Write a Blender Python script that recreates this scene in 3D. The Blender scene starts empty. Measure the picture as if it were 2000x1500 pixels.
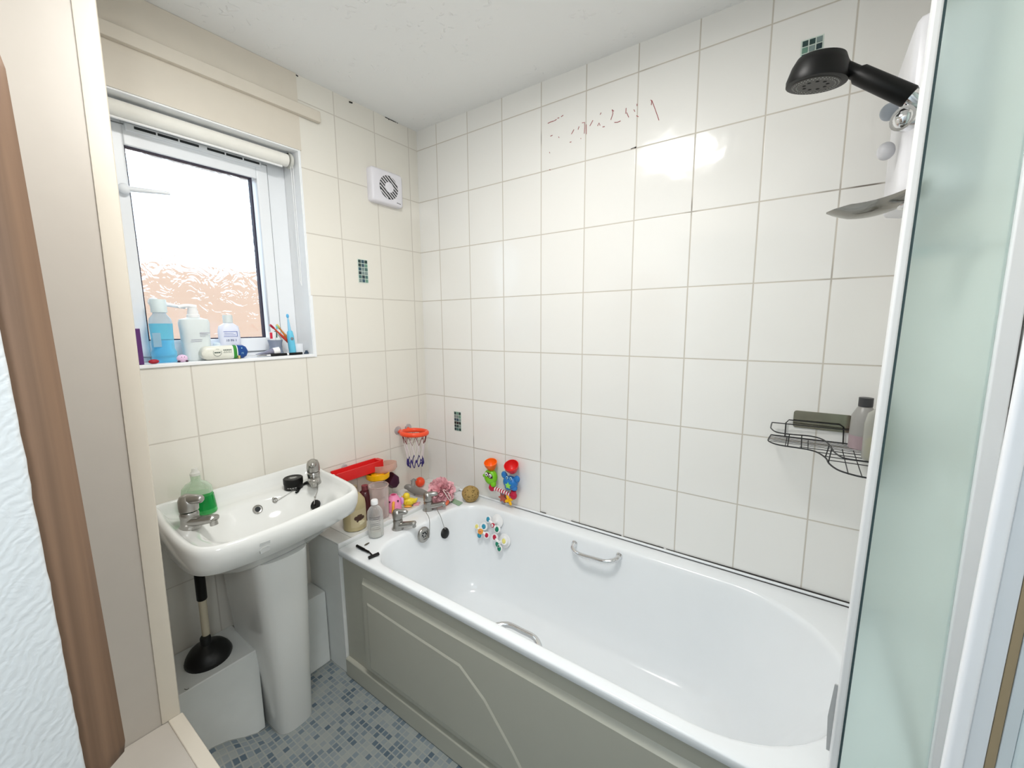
import bpy, bmesh, math, random
from math import pi, sin, cos, radians as R_
from mathutils import Matrix, Vector, Euler, noise
random.seed(7)
SC = bpy.context.scene
COL = SC.collection

# ------------------------------------------------------------------ camera
CAM = Vector((1.6989, -1.5694, 1.4353)); EUL = Euler((1.4284, .0076, .6176)); FPX = 812.79
cd = bpy.data.cameras.new('camera'); co = bpy.data.objects.new('camera', cd); COL.objects.link(co)
co.location = CAM; co.rotation_euler = EUL
cd.sensor_width = 36; cd.lens = FPX / 2000 * 36; cd.clip_start = .01
SC.camera = co
# ------------------------------------------------------------------ world, lights, exposure
SC.view_settings.view_transform = 'Standard'; SC.view_settings.look = 'None'
SC.view_settings.exposure = 0.45; SC.view_settings.gamma = 1; SC.view_settings.use_curve_mapping = False
w = bpy.data.worlds.new('sky'); SC.world = w; w.use_nodes = True
bg = w.node_tree.nodes['Background']; bg.inputs[0].default_value = (.70, .86, 1, 1); bg.inputs[1].default_value = 2.4


def area(name, loc, rot, sx, sy, power, col, portal=False, spread=None):
    l = bpy.data.lights.new(name, 'AREA'); l.shape = 'RECTANGLE'; l.size = sx; l.size_y = sy; l.energy = power; l.color = col
    if portal: l.cycles.is_portal = True
    if spread: l.spread = spread
    o = bpy.data.objects.new(name, l); o.location = loc; o.rotation_euler = rot; COL.objects.link(o); return o


area('window_portal', (-.26, -.93, 1.72), (0, R_(-90), 0), .8, .6, 1, (1, 1, 1), portal=True)
pl = bpy.data.lights.new('ceiling_bulb', 'AREA'); pl.shape = 'DISK'; pl.size = .38; pl.energy = 12; pl.color = (1, .98, .945)
po = bpy.data.objects.new('ceiling_bulb', pl); po.location = (1.04, -.98, 2.365); COL.objects.link(po)
area('hall_cool_fill', (1.42, -2.35, 2.30), (0, 0, 0), .5, .5, 3.5, (.62, .82, 1))  # added cool fill through the doorway for the lower room, no fitting seen
area('hall_plaster_fill', (1.90, -1.95, 1.75), (0, R_(90), 0), .3, .3, 7.0, (.90, .96, 1))  # added fill beside the doorway, brightens the swirled plaster and door frame

# ------------------------------------------------------------------ helpers
ROTM = EUL.to_matrix()


def ray(x, y): return ROTM @ Vector(((x - 1000) / FPX, -(y - 750) / FPX, -1))
def pX(x, y, X=0.): d = ray(x, y); return CAM + d * ((X - CAM.x) / d.x)
def pY(x, y, Y=0.): d = ray(x, y); return CAM + d * ((Y - CAM.y) / d.y)
def pZ(x, y, Z): d = ray(x, y); return CAM + d * ((Z - CAM.z) / d.z)
def mpp(P): return -((ROTM.transposed() @ (Vector(P) - CAM)).z) / FPX     # metres a pixel covers at P


def T(x=0, y=0, z=0): return Matrix.Translation((x, y, z))
def RX(a): return Matrix.Rotation(R_(a), 4, 'X')
def RY(a): return Matrix.Rotation(R_(a), 4, 'Y')
def RZ(a): return Matrix.Rotation(R_(a), 4, 'Z')
def SCL(x, y, z): return Matrix.Diagonal((x, y, z, 1))


def along(d):                                   # rotates +Z onto direction d
    return Vector(d).to_track_quat('Z', 'Y').to_matrix().to_4x4()


class MB:
    def __init__(s): s.bm = bmesh.new(); s.mi = 0

    def _f(s, vs):
        try:
            f = s.bm.faces.new(vs); f.material_index = s.mi; return f
        except ValueError: return None

    def box(s, x0, x1, y0, y1, z0, z1, M=Matrix()):
        v = [s.bm.verts.new(M @ Vector(p)) for p in ((x0, y0, z0), (x1, y0, z0), (x1, y1, z0), (x0, y1, z0), (x0, y0, z1), (x1, y0, z1), (x1, y1, z1), (x0, y1, z1))]
        for q in ((3, 2, 1, 0), (4, 5, 6, 7), (0, 1, 5, 4), (1, 2, 6, 5), (2, 3, 7, 6), (3, 0, 4, 7)): s._f([v[i] for i in q])
        return s

    def loft(s, rings, closed=True, cap0=False, cap1=False, M=Matrix()):
        vs = [[s.bm.verts.new(M @ Vector(p)) for p in r] for r in rings]
        n = len(vs[0])
        for a, b in zip(vs, vs[1:]):
            for i in range(n if closed else n - 1):
                j = (i + 1) % n; s._f([a[i], a[j], b[j], b[i]])
        if cap0: s._f(vs[0][::-1])
        if cap1: s._f(vs[-1])
        return s

    def lathe(s, prof, n=28, M=Matrix()):
        rings = [[(max(r, 1e-5) * cos(2 * pi * i / n), max(r, 1e-5) * sin(2 * pi * i / n), z) for i in range(n)] for r, z in prof]
        return s.loft(rings, True, True, True, M)

    def tube(s, pts, r, n=10, closed=False, M=Matrix()):
        P = [Vector(p) for p in pts]; m = len(P)
        rr = r if isinstance(r, (list, tuple)) else [r] * m
        rings = []; prev = None
        for i in range(m):
            t = (P[(i + 1) % m] - P[i - 1]) if closed else (P[min(i + 1, m - 1)] - P[max(i - 1, 0)])
            t = t.normalized() if t.length > 1e-9 else Vector((0, 0, 1))
            if prev is None:
                u = t.cross(Vector((0, 0, 1)) if abs(t.z) < .9 else Vector((1, 0, 0))).normalized()
            else: u = (prev - t * prev.dot(t)).normalized()
            prev = u; v = t.cross(u)
            rings.append([P[i] + (u * cos(2 * pi * k / n) + v * sin(2 * pi * k / n)) * rr[i] for k in range(n)])
        if closed: rings.append(rings[0])
        return s.loft(rings, True, not closed, not closed, M)

    def ell(s, c, rx, ry=None, rz=None, M=Matrix(), n=20, k=12):
        ry = rx if ry is None else ry; rz = rx if rz is None else rz
        rings = []
        for i in range(k + 1):
            a = -pi / 2 + pi * i / k; q = max(cos(a), 1e-4)
            rings.append([(rx * q * cos(2 * pi * j / n), ry * q * sin(2 * pi * j / n), rz * sin(a)) for j in range(n)])
        return s.loft(rings, True, True, True, T(*c) @ M)

    def torus(s, c, R, r, M=Matrix(), n=36, k=12):
        return s.tube([(R * cos(2 * pi * i / n), R * sin(2 * pi * i / n), 0) for i in range(n)], r, k, True, T(*c) @ M)

    def prism(s, poly, h0, h1, M=Matrix()):     # poly in local XY, extruded along Z
        return s.loft([[(x, y, h0) for x, y in poly], [(x, y, h1) for x, y in poly]], True, True, True, M)

    def build(s, name, mats, parent=None, world=False, smooth=True, angle=40, bevel=0, sub=0, seg=2):
        if world and parent is not None:
            s.bm.transform(wm(parent).inverted())
        bmesh.ops.remove_doubles(s.bm, verts=s.bm.verts, dist=1e-6)
        bmesh.ops.recalc_face_normals(s.bm, faces=s.bm.faces)
        me = bpy.data.meshes.new(name); s.bm.to_mesh(me); s.bm.free()
        for m in (mats if isinstance(mats, (list, tuple)) else [mats]): me.materials.append(m)
        if smooth:
            for p in me.polygons: p.use_smooth = True
            me.set_sharp_from_angle(angle=R_(angle))
        o = bpy.data.objects.new(name, me); COL.objects.link(o)
        if parent is not None: o.parent = parent
        if bevel:
            b = o.modifiers.new('bevel', 'BEVEL'); b.width = bevel; b.segments = seg; b.limit_method = 'ANGLE'; b.angle_limit = R_(35); b.harden_normals = False
        if sub:
            b = o.modifiers.new('sub', 'SUBSURF'); b.levels = sub; b.render_levels = sub
        return o


def wm(o):
    m = Matrix.LocRotScale(o.location, o.rotation_euler, o.scale)
    return (wm(o.parent) @ m) if o.parent is not None else m


def tag(o, label, cat, group=None):
    o['label'] = label; o['category'] = cat
    if group: o['group'] = group
    return o


def thing(name, label, cat, loc, rz=0, group=None, rot=None):
    o = bpy.data.objects.new(name, None); COL.objects.link(o); o.empty_display_size = .05
    o.location = loc; o.rotation_euler = rot if rot else (0, 0, R_(rz))
    return tag(o, label, cat, group)


def struct(o): o['kind'] = 'structure'; return o


def rrect(x0, x1, y0, y1, rL, rR, n=8, e=6):    # rounded rectangle outline with equal point counts
    pts = []
    C = [((x1 - rR, y1 - rR), rR, 0), ((x0 + rL, y1 - rL), rL, 90), ((x0 + rL, y0 + rL), rL, 180), ((x1 - rR, y0 + rR), rR, 270)]
    arcs = []
    for (cx, cy), r, a in C:
        arcs.append([(cx + r * cos(R_(a + 90 * i / n)), cy + r * sin(R_(a + 90 * i / n))) for i in range(n + 1)])
    for i in range(4):
        pts += arcs[i]; a, b = arcs[i][-1], arcs[(i + 1) % 4][0]
        for k in range(1, e): pts.append((a[0] + (b[0] - a[0]) * k / e, a[1] + (b[1] - a[1]) * k / e))
    return pts


def spline(P, n=8, closed=False):               # Catmull-Rom
    P = [Vector(p) for p in P]; m = len(P); out = []
    for i in range(m if closed else m - 1):
        a, b, c, d = (P[(i - 1) % m], P[i], P[(i + 1) % m], P[(i + 2) % m]) if closed else (P[max(i - 1, 0)], P[i], P[i + 1], P[min(i + 2, m - 1)])
        for k in range(n):
            t = k / n
            out.append(.5 * ((2 * b) + (c - a) * t + (2 * a - 5 * b + 4 * c - d) * t * t + (3 * b - a - 3 * c + d) * t ** 3))
    if not closed: out.append(P[-1])
    return out


def text(mb, body, size, M):                    # lettering as thin mesh in the local XY plane of M
    cu = bpy.data.curves.new('t', 'FONT'); cu.body = body; cu.size = size; cu.align_x = 'CENTER'; cu.align_y = 'CENTER'; cu.extrude = .0004; cu.resolution_u = 2
    o = bpy.data.objects.new('t', cu); COL.objects.link(o)
    dg = bpy.context.evaluated_depsgraph_get(); me = bpy.data.meshes.new_from_object(o.evaluated_get(dg))
    bpy.data.objects.remove(o); bpy.data.curves.remove(cu)
    vs = [mb.bm.verts.new(M @ v.co) for v in me.vertices]
    for p in me.polygons: mb._f([vs[i] for i in p.vertices])
    bpy.data.meshes.remove(me)


# ------------------------------------------------------------------ materials
def lin(c):
    return tuple(((v / 255) / 12.92 if v / 255 <= .04045 else ((v / 255 + .055) / 1.055) ** 2.4) for v in c)


class NT:
    def __init__(s, name):
        s.m = bpy.data.materials.new(name); s.m.use_nodes = True; s.t = s.m.node_tree; s.b = s.t.nodes['Principled BSDF']

    def n(s, typ, **kw):
        o = s.t.nodes.new(typ)
        for k, v in kw.items(): setattr(o, k, v)
        return o

    def l(s, a, b): s.t.links.new(a, b)

    def math(s, op, a, b=None, c=None):
        o = s.n('ShaderNodeMath', operation=op)
        for i, v in enumerate((a, b, c)):
            if v is None: continue
            if isinstance(v, (int, float)): o.inputs[i].default_value = v
            else: s.l(v, o.inputs[i])
        return o.outputs[0]

    def mix(s, fac, a, b):
        o = s.n('ShaderNodeMix', data_type='RGBA')
        for i, v in ((0, fac), (6, a), (7, b)):
            if isinstance(v, (int, float)): o.inputs[i].default_value = v
            elif isinstance(v, tuple): o.inputs[i].default_value = (*v, 1)
            else: s.l(v, o.inputs[i])
        return o.outputs[2]

    def noise(s, scale, detail=2, vec=None, rough=.5, dist=0):
        o = s.n('ShaderNodeTexNoise'); o.inputs['Scale'].default_value = scale; o.inputs['Detail'].default_value = detail; o.inputs['Roughness'].default_value = rough; o.inputs['Distortion'].default_value = dist
        if vec is not None: s.l(vec, o.inputs['Vector'])
        return o.outputs['Fac']

    def bump(s, h, strength=.2, dist=.01):
        o = s.n('ShaderNodeBump'); o.inputs['Strength'].default_value = strength; o.inputs['Distance'].default_value = dist
        s.l(h, o.inputs['Height']); s.l(o.outputs[0], s.b.inputs['Normal'])

    def pos(s): return s.n('ShaderNodeNewGeometry').outputs['Position']
    def obj(s): return s.n('ShaderNodeTexCoord').outputs['Object']

    def ramp(s, fac, stops):
        o = s.n('ShaderNodeValToRGB'); e = o.color_ramp.elements
        while len(e) < len(stops): e.new(.5)
        for i, (p, c) in enumerate(stops): e[i].position = p; e[i].color = (*c, 1)
        s.l(fac, o.inputs[0]); return o.outputs[0]


def mat(name, rgb, rough=.4, metal=0, trans=0, ior=1.45, alpha=1, spec=.5, var=.06, coat=0, sss=0, bump=0, bscale=60, srgb=True):
    k = NT(name); c = lin(rgb) if srgb else rgb; b = k.b
    if var:
        f = k.noise(18, 3, k.obj())
        k.l(k.mix(f, tuple(v * (1 - var) for v in c), tuple(min(1, v * (1 + var)) for v in c)), b.inputs['Base Color'])
    else: b.inputs['Base Color'].default_value = (*c, 1)
    b.inputs['Roughness'].default_value = rough; b.inputs['Metallic'].default_value = metal
    b.inputs['Transmission Weight'].default_value = trans; b.inputs['IOR'].default_value = ior
    b.inputs['Alpha'].default_value = alpha; b.inputs['Specular IOR Level'].default_value = spec
    b.inputs['Coat Weight'].default_value = coat
    if sss: b.inputs['Subsurface Weight'].default_value = sss; b.inputs['Subsurface Radius'].default_value = (.02, .02, .02)
    if bump: k.bump(k.noise(bscale, 4, k.obj()), bump, .004)
    return k.m


def clear(name, rgb, fac=.75, rough=.08):       # thin clear plastic: mostly see-through with a glossy skin
    k = NT(name); c = lin(rgb)
    k.b.inputs['Base Color'].default_value = (*c, 1); k.b.inputs['Roughness'].default_value = rough
    tr = k.n('ShaderNodeBsdfTransparent'); tr.inputs[0].default_value = (*c, 1)
    lw = k.n('ShaderNodeLayerWeight'); lw.inputs[0].default_value = .35
    f = k.math('MULTIPLY', k.math('SUBTRACT', 1, lw.outputs['Facing']), fac)
    f = k.math('MULTIPLY_ADD', f, .8, fac * .2)
    mx = k.n('ShaderNodeMixShader'); k.l(f, mx.inputs[0]); k.l(k.b.outputs[0], mx.inputs[1]); k.l(tr.outputs[0], mx.inputs[2])
    k.l(mx.outputs[0], k.t.nodes['Material Output'].inputs['Surface']); return k.m


def tile_mat(name, axis, sgn, off, base=(243, 242, 238), grout=(205, 199, 188)):
    k = NT(name); sp = k.n('ShaderNodeSeparateXYZ'); k.l(k.pos(), sp.inputs[0])
    u = k.math('MULTIPLY_ADD', sp.outputs[axis], sgn / .2, -off / .2); v = k.math('MULTIPLY_ADD', sp.outputs[2], 1 / .25, -1.31 / .25)
    fu = k.math('FRACT', u); fv = k.math('FRACT', v)
    du = k.math('MULTIPLY', k.math('MINIMUM', fu, k.math('SUBTRACT', 1, fu)), .2)
    dv = k.math('MULTIPLY', k.math('MINIMUM', fv, k.math('SUBTRACT', 1, fv)), .25)
    d = k.math('MINIMUM', du, dv)
    mr = k.n('ShaderNodeMapRange', interpolation_type='SMOOTHSTEP'); mr.inputs[1].default_value = .0011; mr.inputs[2].default_value = .0031; k.l(d, mr.inputs[0])
    m = mr.outputs[0]
    cb = k.n('ShaderNodeCombineXYZ'); k.l(k.math('FLOOR', u), cb.inputs[0]); k.l(k.math('FLOOR', v), cb.inputs[1])
    wn = k.n('ShaderNodeTexWhiteNoise'); k.l(cb.outputs[0], wn.inputs['Vector'])
    ws = k.n('ShaderNodeSeparateColor'); k.l(wn.outputs['Color'], ws.inputs[0])
    b = lin(base)
    tc = k.mix(wn.outputs['Value'], tuple(x * .97 for x in b), b)
    dirt = k.n('ShaderNodeMapRange', interpolation_type='SMOOTHSTEP'); dirt.inputs[1].default_value = .64; dirt.inputs[2].default_value = .72
    k.l(k.noise(3.1, 2, k.pos()), dirt.inputs[0])
    gc = k.mix(dirt.outputs[0], lin(grout), lin((120, 112, 104)))
    k.l(k.mix(m, gc, tc), k.b.inputs['Base Color'])
    k.l(k.math('MULTIPLY_ADD', m, -.58, .7), k.b.inputs['Roughness'])
    k.b.inputs['Specular IOR Level'].default_value = .5
    tilt = k.math('ADD', k.math('MULTIPLY', k.math('SUBTRACT', ws.outputs[0], .5), fu), k.math('MULTIPLY', k.math('SUBTRACT', ws.outputs[1], .5), fv))
    h = k.math('ADD', k.math('MULTIPLY', m, .10), k.math('MULTIPLY', tilt, .35))
    h = k.math('ADD', h, k.math('MULTIPLY', k.noise(9, 2, k.pos()), .55))
    k.bump(h, .35, .012)
    return k.m


def floor_mat():
    k = NT('mosaic vinyl'); sp = k.n('ShaderNodeSeparateXYZ'); k.l(k.pos(), sp.inputs[0]); S = .021
    u = k.math('MULTIPLY', sp.outputs[0], 1 / S); v = k.math('MULTIPLY', sp.outputs[1], 1 / S)
    fu = k.math('FRACT', u); fv = k.math('FRACT', v)
    d = k.math('MINIMUM', k.math('MINIMUM', fu, k.math('SUBTRACT', 1, fu)), k.math('MINIMUM', fv, k.math('SUBTRACT', 1, fv)))
    mr = k.n('ShaderNodeMapRange', interpolation_type='SMOOTHSTEP'); mr.inputs[1].default_value = .04; mr.inputs[2].default_value = .16; k.l(d, mr.inputs[0])
    cb = k.n('ShaderNodeCombineXYZ'); k.l(k.math('FLOOR', u), cb.inputs[0]); k.l(k.math('FLOOR', v), cb.inputs[1])
    wn = k.n('ShaderNodeTexWhiteNoise'); k.l(cb.outputs[0], wn.inputs['Vector'])
    c = k.ramp(wn.outputs['Value'], [(0, lin((82, 98, 112))), (.2, lin((108, 122, 132))), (.5, lin((136, 146, 150))), (.8, lin((152, 157, 154))), (1, lin((122, 136, 144)))])
    k.l(k.mix(mr.outputs[0], lin((156, 159, 155)), c), k.b.inputs['Base Color'])
    k.b.inputs['Roughness'].default_value = .38
    k.bump(k.math('ADD', mr.outputs[0], k.noise(30, 3, k.pos())), .12, .003)
    return k.m


def plaster(name, rgb, scale=40, strength=.3, flecks=False, rough=.75, swirl=False, dist=.004):
    k = NT(name); c = lin(rgb); h = k.noise(scale, 4, k.pos(), .6)
    k.l(k.mix(k.noise(2.5, 2, k.pos()), tuple(x * .96 for x in c), c), k.b.inputs['Base Color'])
    if flecks:
        mr = k.n('ShaderNodeMapRange', interpolation_type='SMOOTHSTEP'); mr.inputs[1].default_value = .62; mr.inputs[2].default_value = .72
        k.l(k.noise(26, 2, k.pos(), .4, 1.5), mr.inputs[0])
        m2 = k.n('ShaderNodeMapRange', interpolation_type='SMOOTHSTEP'); m2.inputs[1].default_value = .45; m2.inputs[2].default_value = .6; k.l(k.noise(3.5, 1, k.pos()), m2.inputs[0])
        h = k.math('ADD', k.math('MULTIPLY', h, .15), k.math('MULTIPLY', mr.outputs[0], m2.outputs[0]))
    if swirl:
        wv = k.n('ShaderNodeTexWave', wave_type='RINGS', rings_direction='X'); wv.inputs['Scale'].default_value = 30; wv.inputs['Distortion'].default_value = 9; wv.inputs['Detail'].default_value = 3; wv.inputs['Detail Scale'].default_value = 1.2
        k.l(k.pos(), wv.inputs['Vector'])
        h = k.math('ADD', k.math('MULTIPLY', wv.outputs['Fac'], .28), k.math('MULTIPLY', k.noise(22, 4, k.pos(), .6, 2), .8))
    k.b.inputs['Roughness'].default_value = rough
    k.bump(h, strength, dist); return k.m


def wood(name, a, b, rough=.5):
    k = NT(name); mp = k.n('ShaderNodeMapping'); mp.inputs['Scale'].default_value = (55, 55, 1.1); k.l(k.pos(), mp.inputs[0])
    f = k.noise(1.0, 3, mp.outputs[0], .55, .4)
    k.l(k.ramp(f, [(.25, lin(a)), (.75, lin(b))]), k.b.inputs['Base Color']); k.b.inputs['Roughness'].default_value = rough
    return k.m


WHITE = mat('white ceramic', (228, 229, 226), .12, coat=.3, var=.01)
TUB = mat('white acrylic', (240, 243, 245), .16, var=.01)
PANEL = mat('panel plastic', (184, 183, 170), .35, var=.02)
PVC = mat('white window plastic', (240, 243, 246), .3, var=.02)
WPLAS = mat('white plastic', (243, 243, 243), .35, var=.02)
CREAM = mat('cream gloss paint', (198, 191, 182), .42, var=.03, bump=.05, bscale=14)
CREAM2 = mat('cream painted board', (220, 212, 198), .5, var=.03, bump=.05, bscale=20)
BOXW = mat('white painted boxing', (236, 238, 235), .5, var=.04, bump=.08, bscale=16)
CHROME = mat('chrome', (225, 226, 228), .09, metal=1, var=.02)
SATIN = mat('dull chrome', (172, 170, 166), .28, metal=1, var=.05)
BLACK = mat('black plastic', (11, 11, 11), .42, spec=.3)
BLKWIRE = mat('black coated wire', (22, 22, 24), .4)
RUBBER = mat('black rubber', (14, 14, 14), .42)
DARK = mat('dark slot', (40, 44, 46), .7)
SEAL = mat('grey seal', (110, 112, 114), .5)
MOULD = mat('black mould sealant', (46, 42, 40), .8)
BROWN = wood('brown wood', (104, 80, 62), (136, 107, 85), .45)
CLEAR = clear('clear plastic', (236, 238, 236), .86)
CLEARP = clear('clear pinkish plastic', (246, 222, 210), .72)


def plas(name, rgb, rough=.32): return mat(name, rgb, rough, var=.04)


RED = plas('red plastic', (226, 38, 38)); ORANGE = plas('orange plastic', (255, 112, 24)); NEON = plas('orange red plastic', (255, 84, 46))
YELLOW = plas('yellow plastic', (255, 190, 10)); GREEN = plas('lime green plastic', (126, 206, 32)); BLUE = plas('blue plastic', (40, 122, 196))
PLUM = plas('dark plum plastic', (62, 24, 48)); PINK = plas('pink plastic', (246, 150, 190)); LILAC = plas('lilac plastic', (222, 160, 222))
GREYT = plas('grey vinyl', (140, 136, 132)); DUCK = plas('duck yellow vinyl', (240, 214, 60)); TEAL = plas('teal plastic', (54, 150, 180)); DKGRN = plas('green dot', (16, 130, 100))
CRIM = plas('crimson plastic', (190, 24, 60)); LEMON = plas('pale yellow plastic', (238, 228, 130)); AMBER = plas('amber plastic', (240, 170, 60)); PEACH = plas('orange face', (244, 150, 80))

# ------------------------------------------------------------------ room shell
ZC = 2.402
bm = MB()                                        # vinyl floor, curling up a little against the left boxing
nx, ny = 40, 32; g = []


def sm(t): t = min(1, max(0, t)); return t * t * (3 - 2 * t)


for j in range(ny + 1):
    row = []
    for i in range(nx + 1):
        X = 1.94 * i / nx; Y = -1.515 + 1.515 * j / ny
        row.append((X, Y, .075 * sm((-1.02 - Y) / .17) * sm((.36 - X) / .14)))
    g.append(row)
bm.loft(g, False)
struct(bm.build('floor', floor_mat()))
struct(MB().box(.9, 1.97, -3.2, -1.515, -.02, 0).build('floor_hall', mat('hall carpet', (120, 105, 90), .9)))
struct(MB().box(-.25, 3.0, -3.3, .2, ZC, ZC + .1).build('ceiling', plaster('ceiling plaster', (247, 248, 247), 30, .55, True)))
T_BACK = tile_mat('white tiles long wall', 0, 1, .5386 - .4)
T_LEFT = tile_mat('white tiles window wall', 1, -1, .0566, (234, 230, 220))
T_RIGHT = tile_mat('white tiles end wall', 1, -1, .1)
wall_back = struct(MB().box(-.25, 2.1, 0, .15, -.05, ZC).build('wall_back', T_BACK, smooth=False))
WY0, WY1, WZ0, WZ1 = -1.245, -.622, 1.318, 2.122
mb = MB(); mb.mi = 0
mb.box(-.25, 0, -1.7, WY0, -.05, ZC).box(-.25, 0, WY1, 0, -.05, ZC).box(-.25, 0, WY0, WY1, -.05, WZ0 - .012).box(-.25, 0, WY0, WY1, WZ1, ZC)
wall_left = struct(mb.build('wall_left', T_LEFT, smooth=False))
struct(MB().box(1.942, 2.1, -3.3, 0, -.05, ZC).build('wall_right', T_RIGHT, smooth=False))
struct(MB().box(.8, 2.1, -3.3, -3.2, -.05, ZC).build('wall_hall', plaster('hall paint', (230, 230, 226))))

# reveal lining and sill
mb = MB()
mb.box(-.145, .001, WY1 - .004, WY1 + .001, WZ0, WZ1 - .005).box(-.145, .001, WY0 - .001, WY0 + .004, WZ0, WZ1 - .005).box(-.145, .001, WY0, WY1, WZ1 - .005, WZ1 + .001)
struct(mb.build('trim_1', mat('white reveal lining', (244, 246, 247), .4, var=.02), smooth=False))
struct(MB().box(-.145, .006, WY0, WY1, WZ0 - .012, WZ0).build('trim_2', mat('white sill', (244, 245, 246), .35, var=.02), bevel=.002))
# thin corner bead round the opening, plain panel over the window and the batten
mb = MB(); mb.box(0, .004, WY1 - .002, WY1 + .010, WZ0 - .012, 1.56)
mb.box(0, .003, WY1, WY1 + .004, 1.56, WZ1)
struct(mb.build('trim_3', PVC, smooth=False))
struct(MB().box(.0005, .004, -1.30, -.613, WZ1, ZC - .001).build('trim_4', CREAM2, smooth=False))
p0, p1 = pX(620, 222), pX(620, 243)
struct(MB().box(.003, .022, -1.30, p0.y, 2.249, 2.290).build('trim_5', CREAM2, bevel=.002))

# doorway wall with swirled plaster, its corner chipped
AX = .9
mb = MB(); edge = []
for i in range(141):
    z = ZC * i / 140
    y = -1.5105 - (z - 1.0) * .0085 + .0012 * noise.noise((0, 3, z * 45)) + .0016 * noise.noise((7, 1, z * 17))
    edge.append((y, z))
ringsF = []
for y, z in edge:
    bx = .0018 * noise.noise((2, 5, z * 30))
    ringsF.append([(.3, y + .001, z), (AX - .004, y + .0006, z), (AX - .001 + bx * .3, y - .0006, z), (AX, y - .004, z), (AX, -1.60, z), (AX, -1.75, z), (AX, -3.25, z), (.3, -3.25, z)])
mb.loft(ringsF, True, True, True)
ARTEX = plaster('swirled plaster', (214, 218, 220), 22, .32, swirl=True, rough=.7, dist=.0035)
struct(mb.build('wall_doorway', ARTEX, angle=60))

# tall cream boxing at the left end of the window wall and the low ledge in front of it
XB = .40
c_lo, c_hi = -1.2935, -1.272


def cy(z): return c_lo + (c_hi - c_lo) * (z - .41) / (2.13 - .41)


mb = MB()
mb.loft([[(0, -1.5095, z), (XB, -1.5095, z), (XB, cy(z) - .004, z), (XB - .004, cy(z), z), (0, cy(z) + .0, z)] for z in (0, ZC)], True, True, True)
struct(mb.build('wall_corner', CREAM, smooth=False))
mb = MB(); wz = .036
mb.loft([[(XB - .03, cy(z) + .0035, z), (XB - .03, cy(z) + .0, z), (XB - .0, cy(z) - .002, z), (XB, cy(z) - wz, z), (XB + .0032, cy(z) - wz, z), (XB + .0042, cy(z) - wz + .004, z), (XB + .0042, cy(z) + .001, z), (XB + .001, cy(z) + .0035, z)] for z in (.412, ZC - .001)], True, True, True)
struct(mb.build('trim_6', CREAM2, angle=50))
LB = thing('low_boxing', 'low cream painted boxing ledge with flat top in front of the tall boxing', 'boxing', (.62, -1.40, 0))
MB().box(XB + .001, .88, -1.5095, -1.290, .0005, .41).build('carcass', CREAM, LB, True, False, bevel=.002)
mb = MB(); mb.box(XB + .0045, .883, -1.318, -1.2865, .402, .4135)
mb.build('edge_strip', CREAM2, LB, True, bevel=.002)

# brown wood board hung on the inner face of the doorway wall, seen from its end
bp0, bp1 = pX(5, 90, .88), pX(246, 1440, .88)
mb = MB(); yb = -1.5085; rings = []
ztop, zbot = bp0.z + .012, bp1.z - .045
N = 60
for i in range(N + 1):
    t = i / N; z = zbot + (ztop - zbot) * t
    yr = bp1.y + (bp0.y - bp1.y) * t
    d0 = (z - zbot); d1 = ztop - z; th = yr - yb
    k = 1.0; r = min(.03, th)
    if d0 < r: k = 1 - (r - math.sqrt(max(0, r * r - (r - d0) ** 2))) / th
    if d1 < r: k = min(k, 1 - (r - math.sqrt(max(0, r * r - (r - d1) ** 2))) / th)
    yy = yb + max(th * k, .002)
    y0b = -1.5135 - (z - 1.0) * .0085
    y0b = min(y0b, yy - .0015)
    rings.append([(.52, y0b, z), (.52, yy, z), (.872, yy, z), (.88, yy - min(.010, (yy - y0b) * .4), z), (.882, (yy + y0b) / 2, z), (.88, y0b, z)])
mb.loft(rings, True, True, True)
tag(mb.build('wooden_board', BROWN, angle=50), 'tall brown wood-grain board with rounded corners hung just inside the doorway', 'board')

# right door frame
DY = -1.10
dt, db = pY(2020, 560, DY), pY(1838, 1500, DY)
lean = (dt.x - db.x) / (dt.z - db.z)


def dX(z): return db.x + (z - db.z) * lean


door = bpy.data.objects.new('door_1', None); COL.objects.link(door); door.location = (1.85, DY, 0); struct(door)


def post(x0, x1, y0, y1, name, m, rr, parent=door):
    mb = MB(); mb.loft([[(x + dX(z), y, z) for x, y in [(q[0], q[1]) for q in rrect(x0, x1, y0, y1, rr, rr, 5, 1)]] for z in (.0, .6, 1.2, 1.8, ZC - .002)], True, True, True)
    return mb.build(name, m, parent, True)


post(0, .0115, DY - .005, DY + .006, 'architrave', mat('white gloss paint', (246, 247, 250), .25, var=.01), .004)
post(.0117, .023, DY - .001, DY + .006, 'jamb', mat('white gloss paint two', (226, 230, 234), .3, var=.02), .001)
post(.0232, .0288, DY - .001, DY + .006, 'stop_strip', mat('brown strip', (160, 142, 112), .5), .0005)
post(.029, .0365, DY - .002, DY + .006, 'lining', mat('grey white paint', (212, 220, 224), .35), .0005)
post(.0367, .108, DY - .003, DY + .006, 'door_leaf', mat('pale painted door', (222, 234, 236), .35), .002)
# ------------------------------------------------------------------ window
FX = -.12
win = bpy.data.objects.new('window_1', None); COL.objects.link(win); win.location = (FX, -.93, WZ0); struct(win)


def frame_ring(mb, x0, x1, y0, y1, z0, z1, wy, wz0, wz1=None):
    wz1 = wz1 or wz0
    mb.box(x0, x1, y0, y0 + wy, z0, z1).box(x0, x1, y1 - wy, y1, z0, z1).box(x0, x1, y0 + wy, y1 - wy, z0, z0 + wz0).box(x0, x1, y0 + wy, y1 - wy, z1 - wz1, z1)


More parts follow.
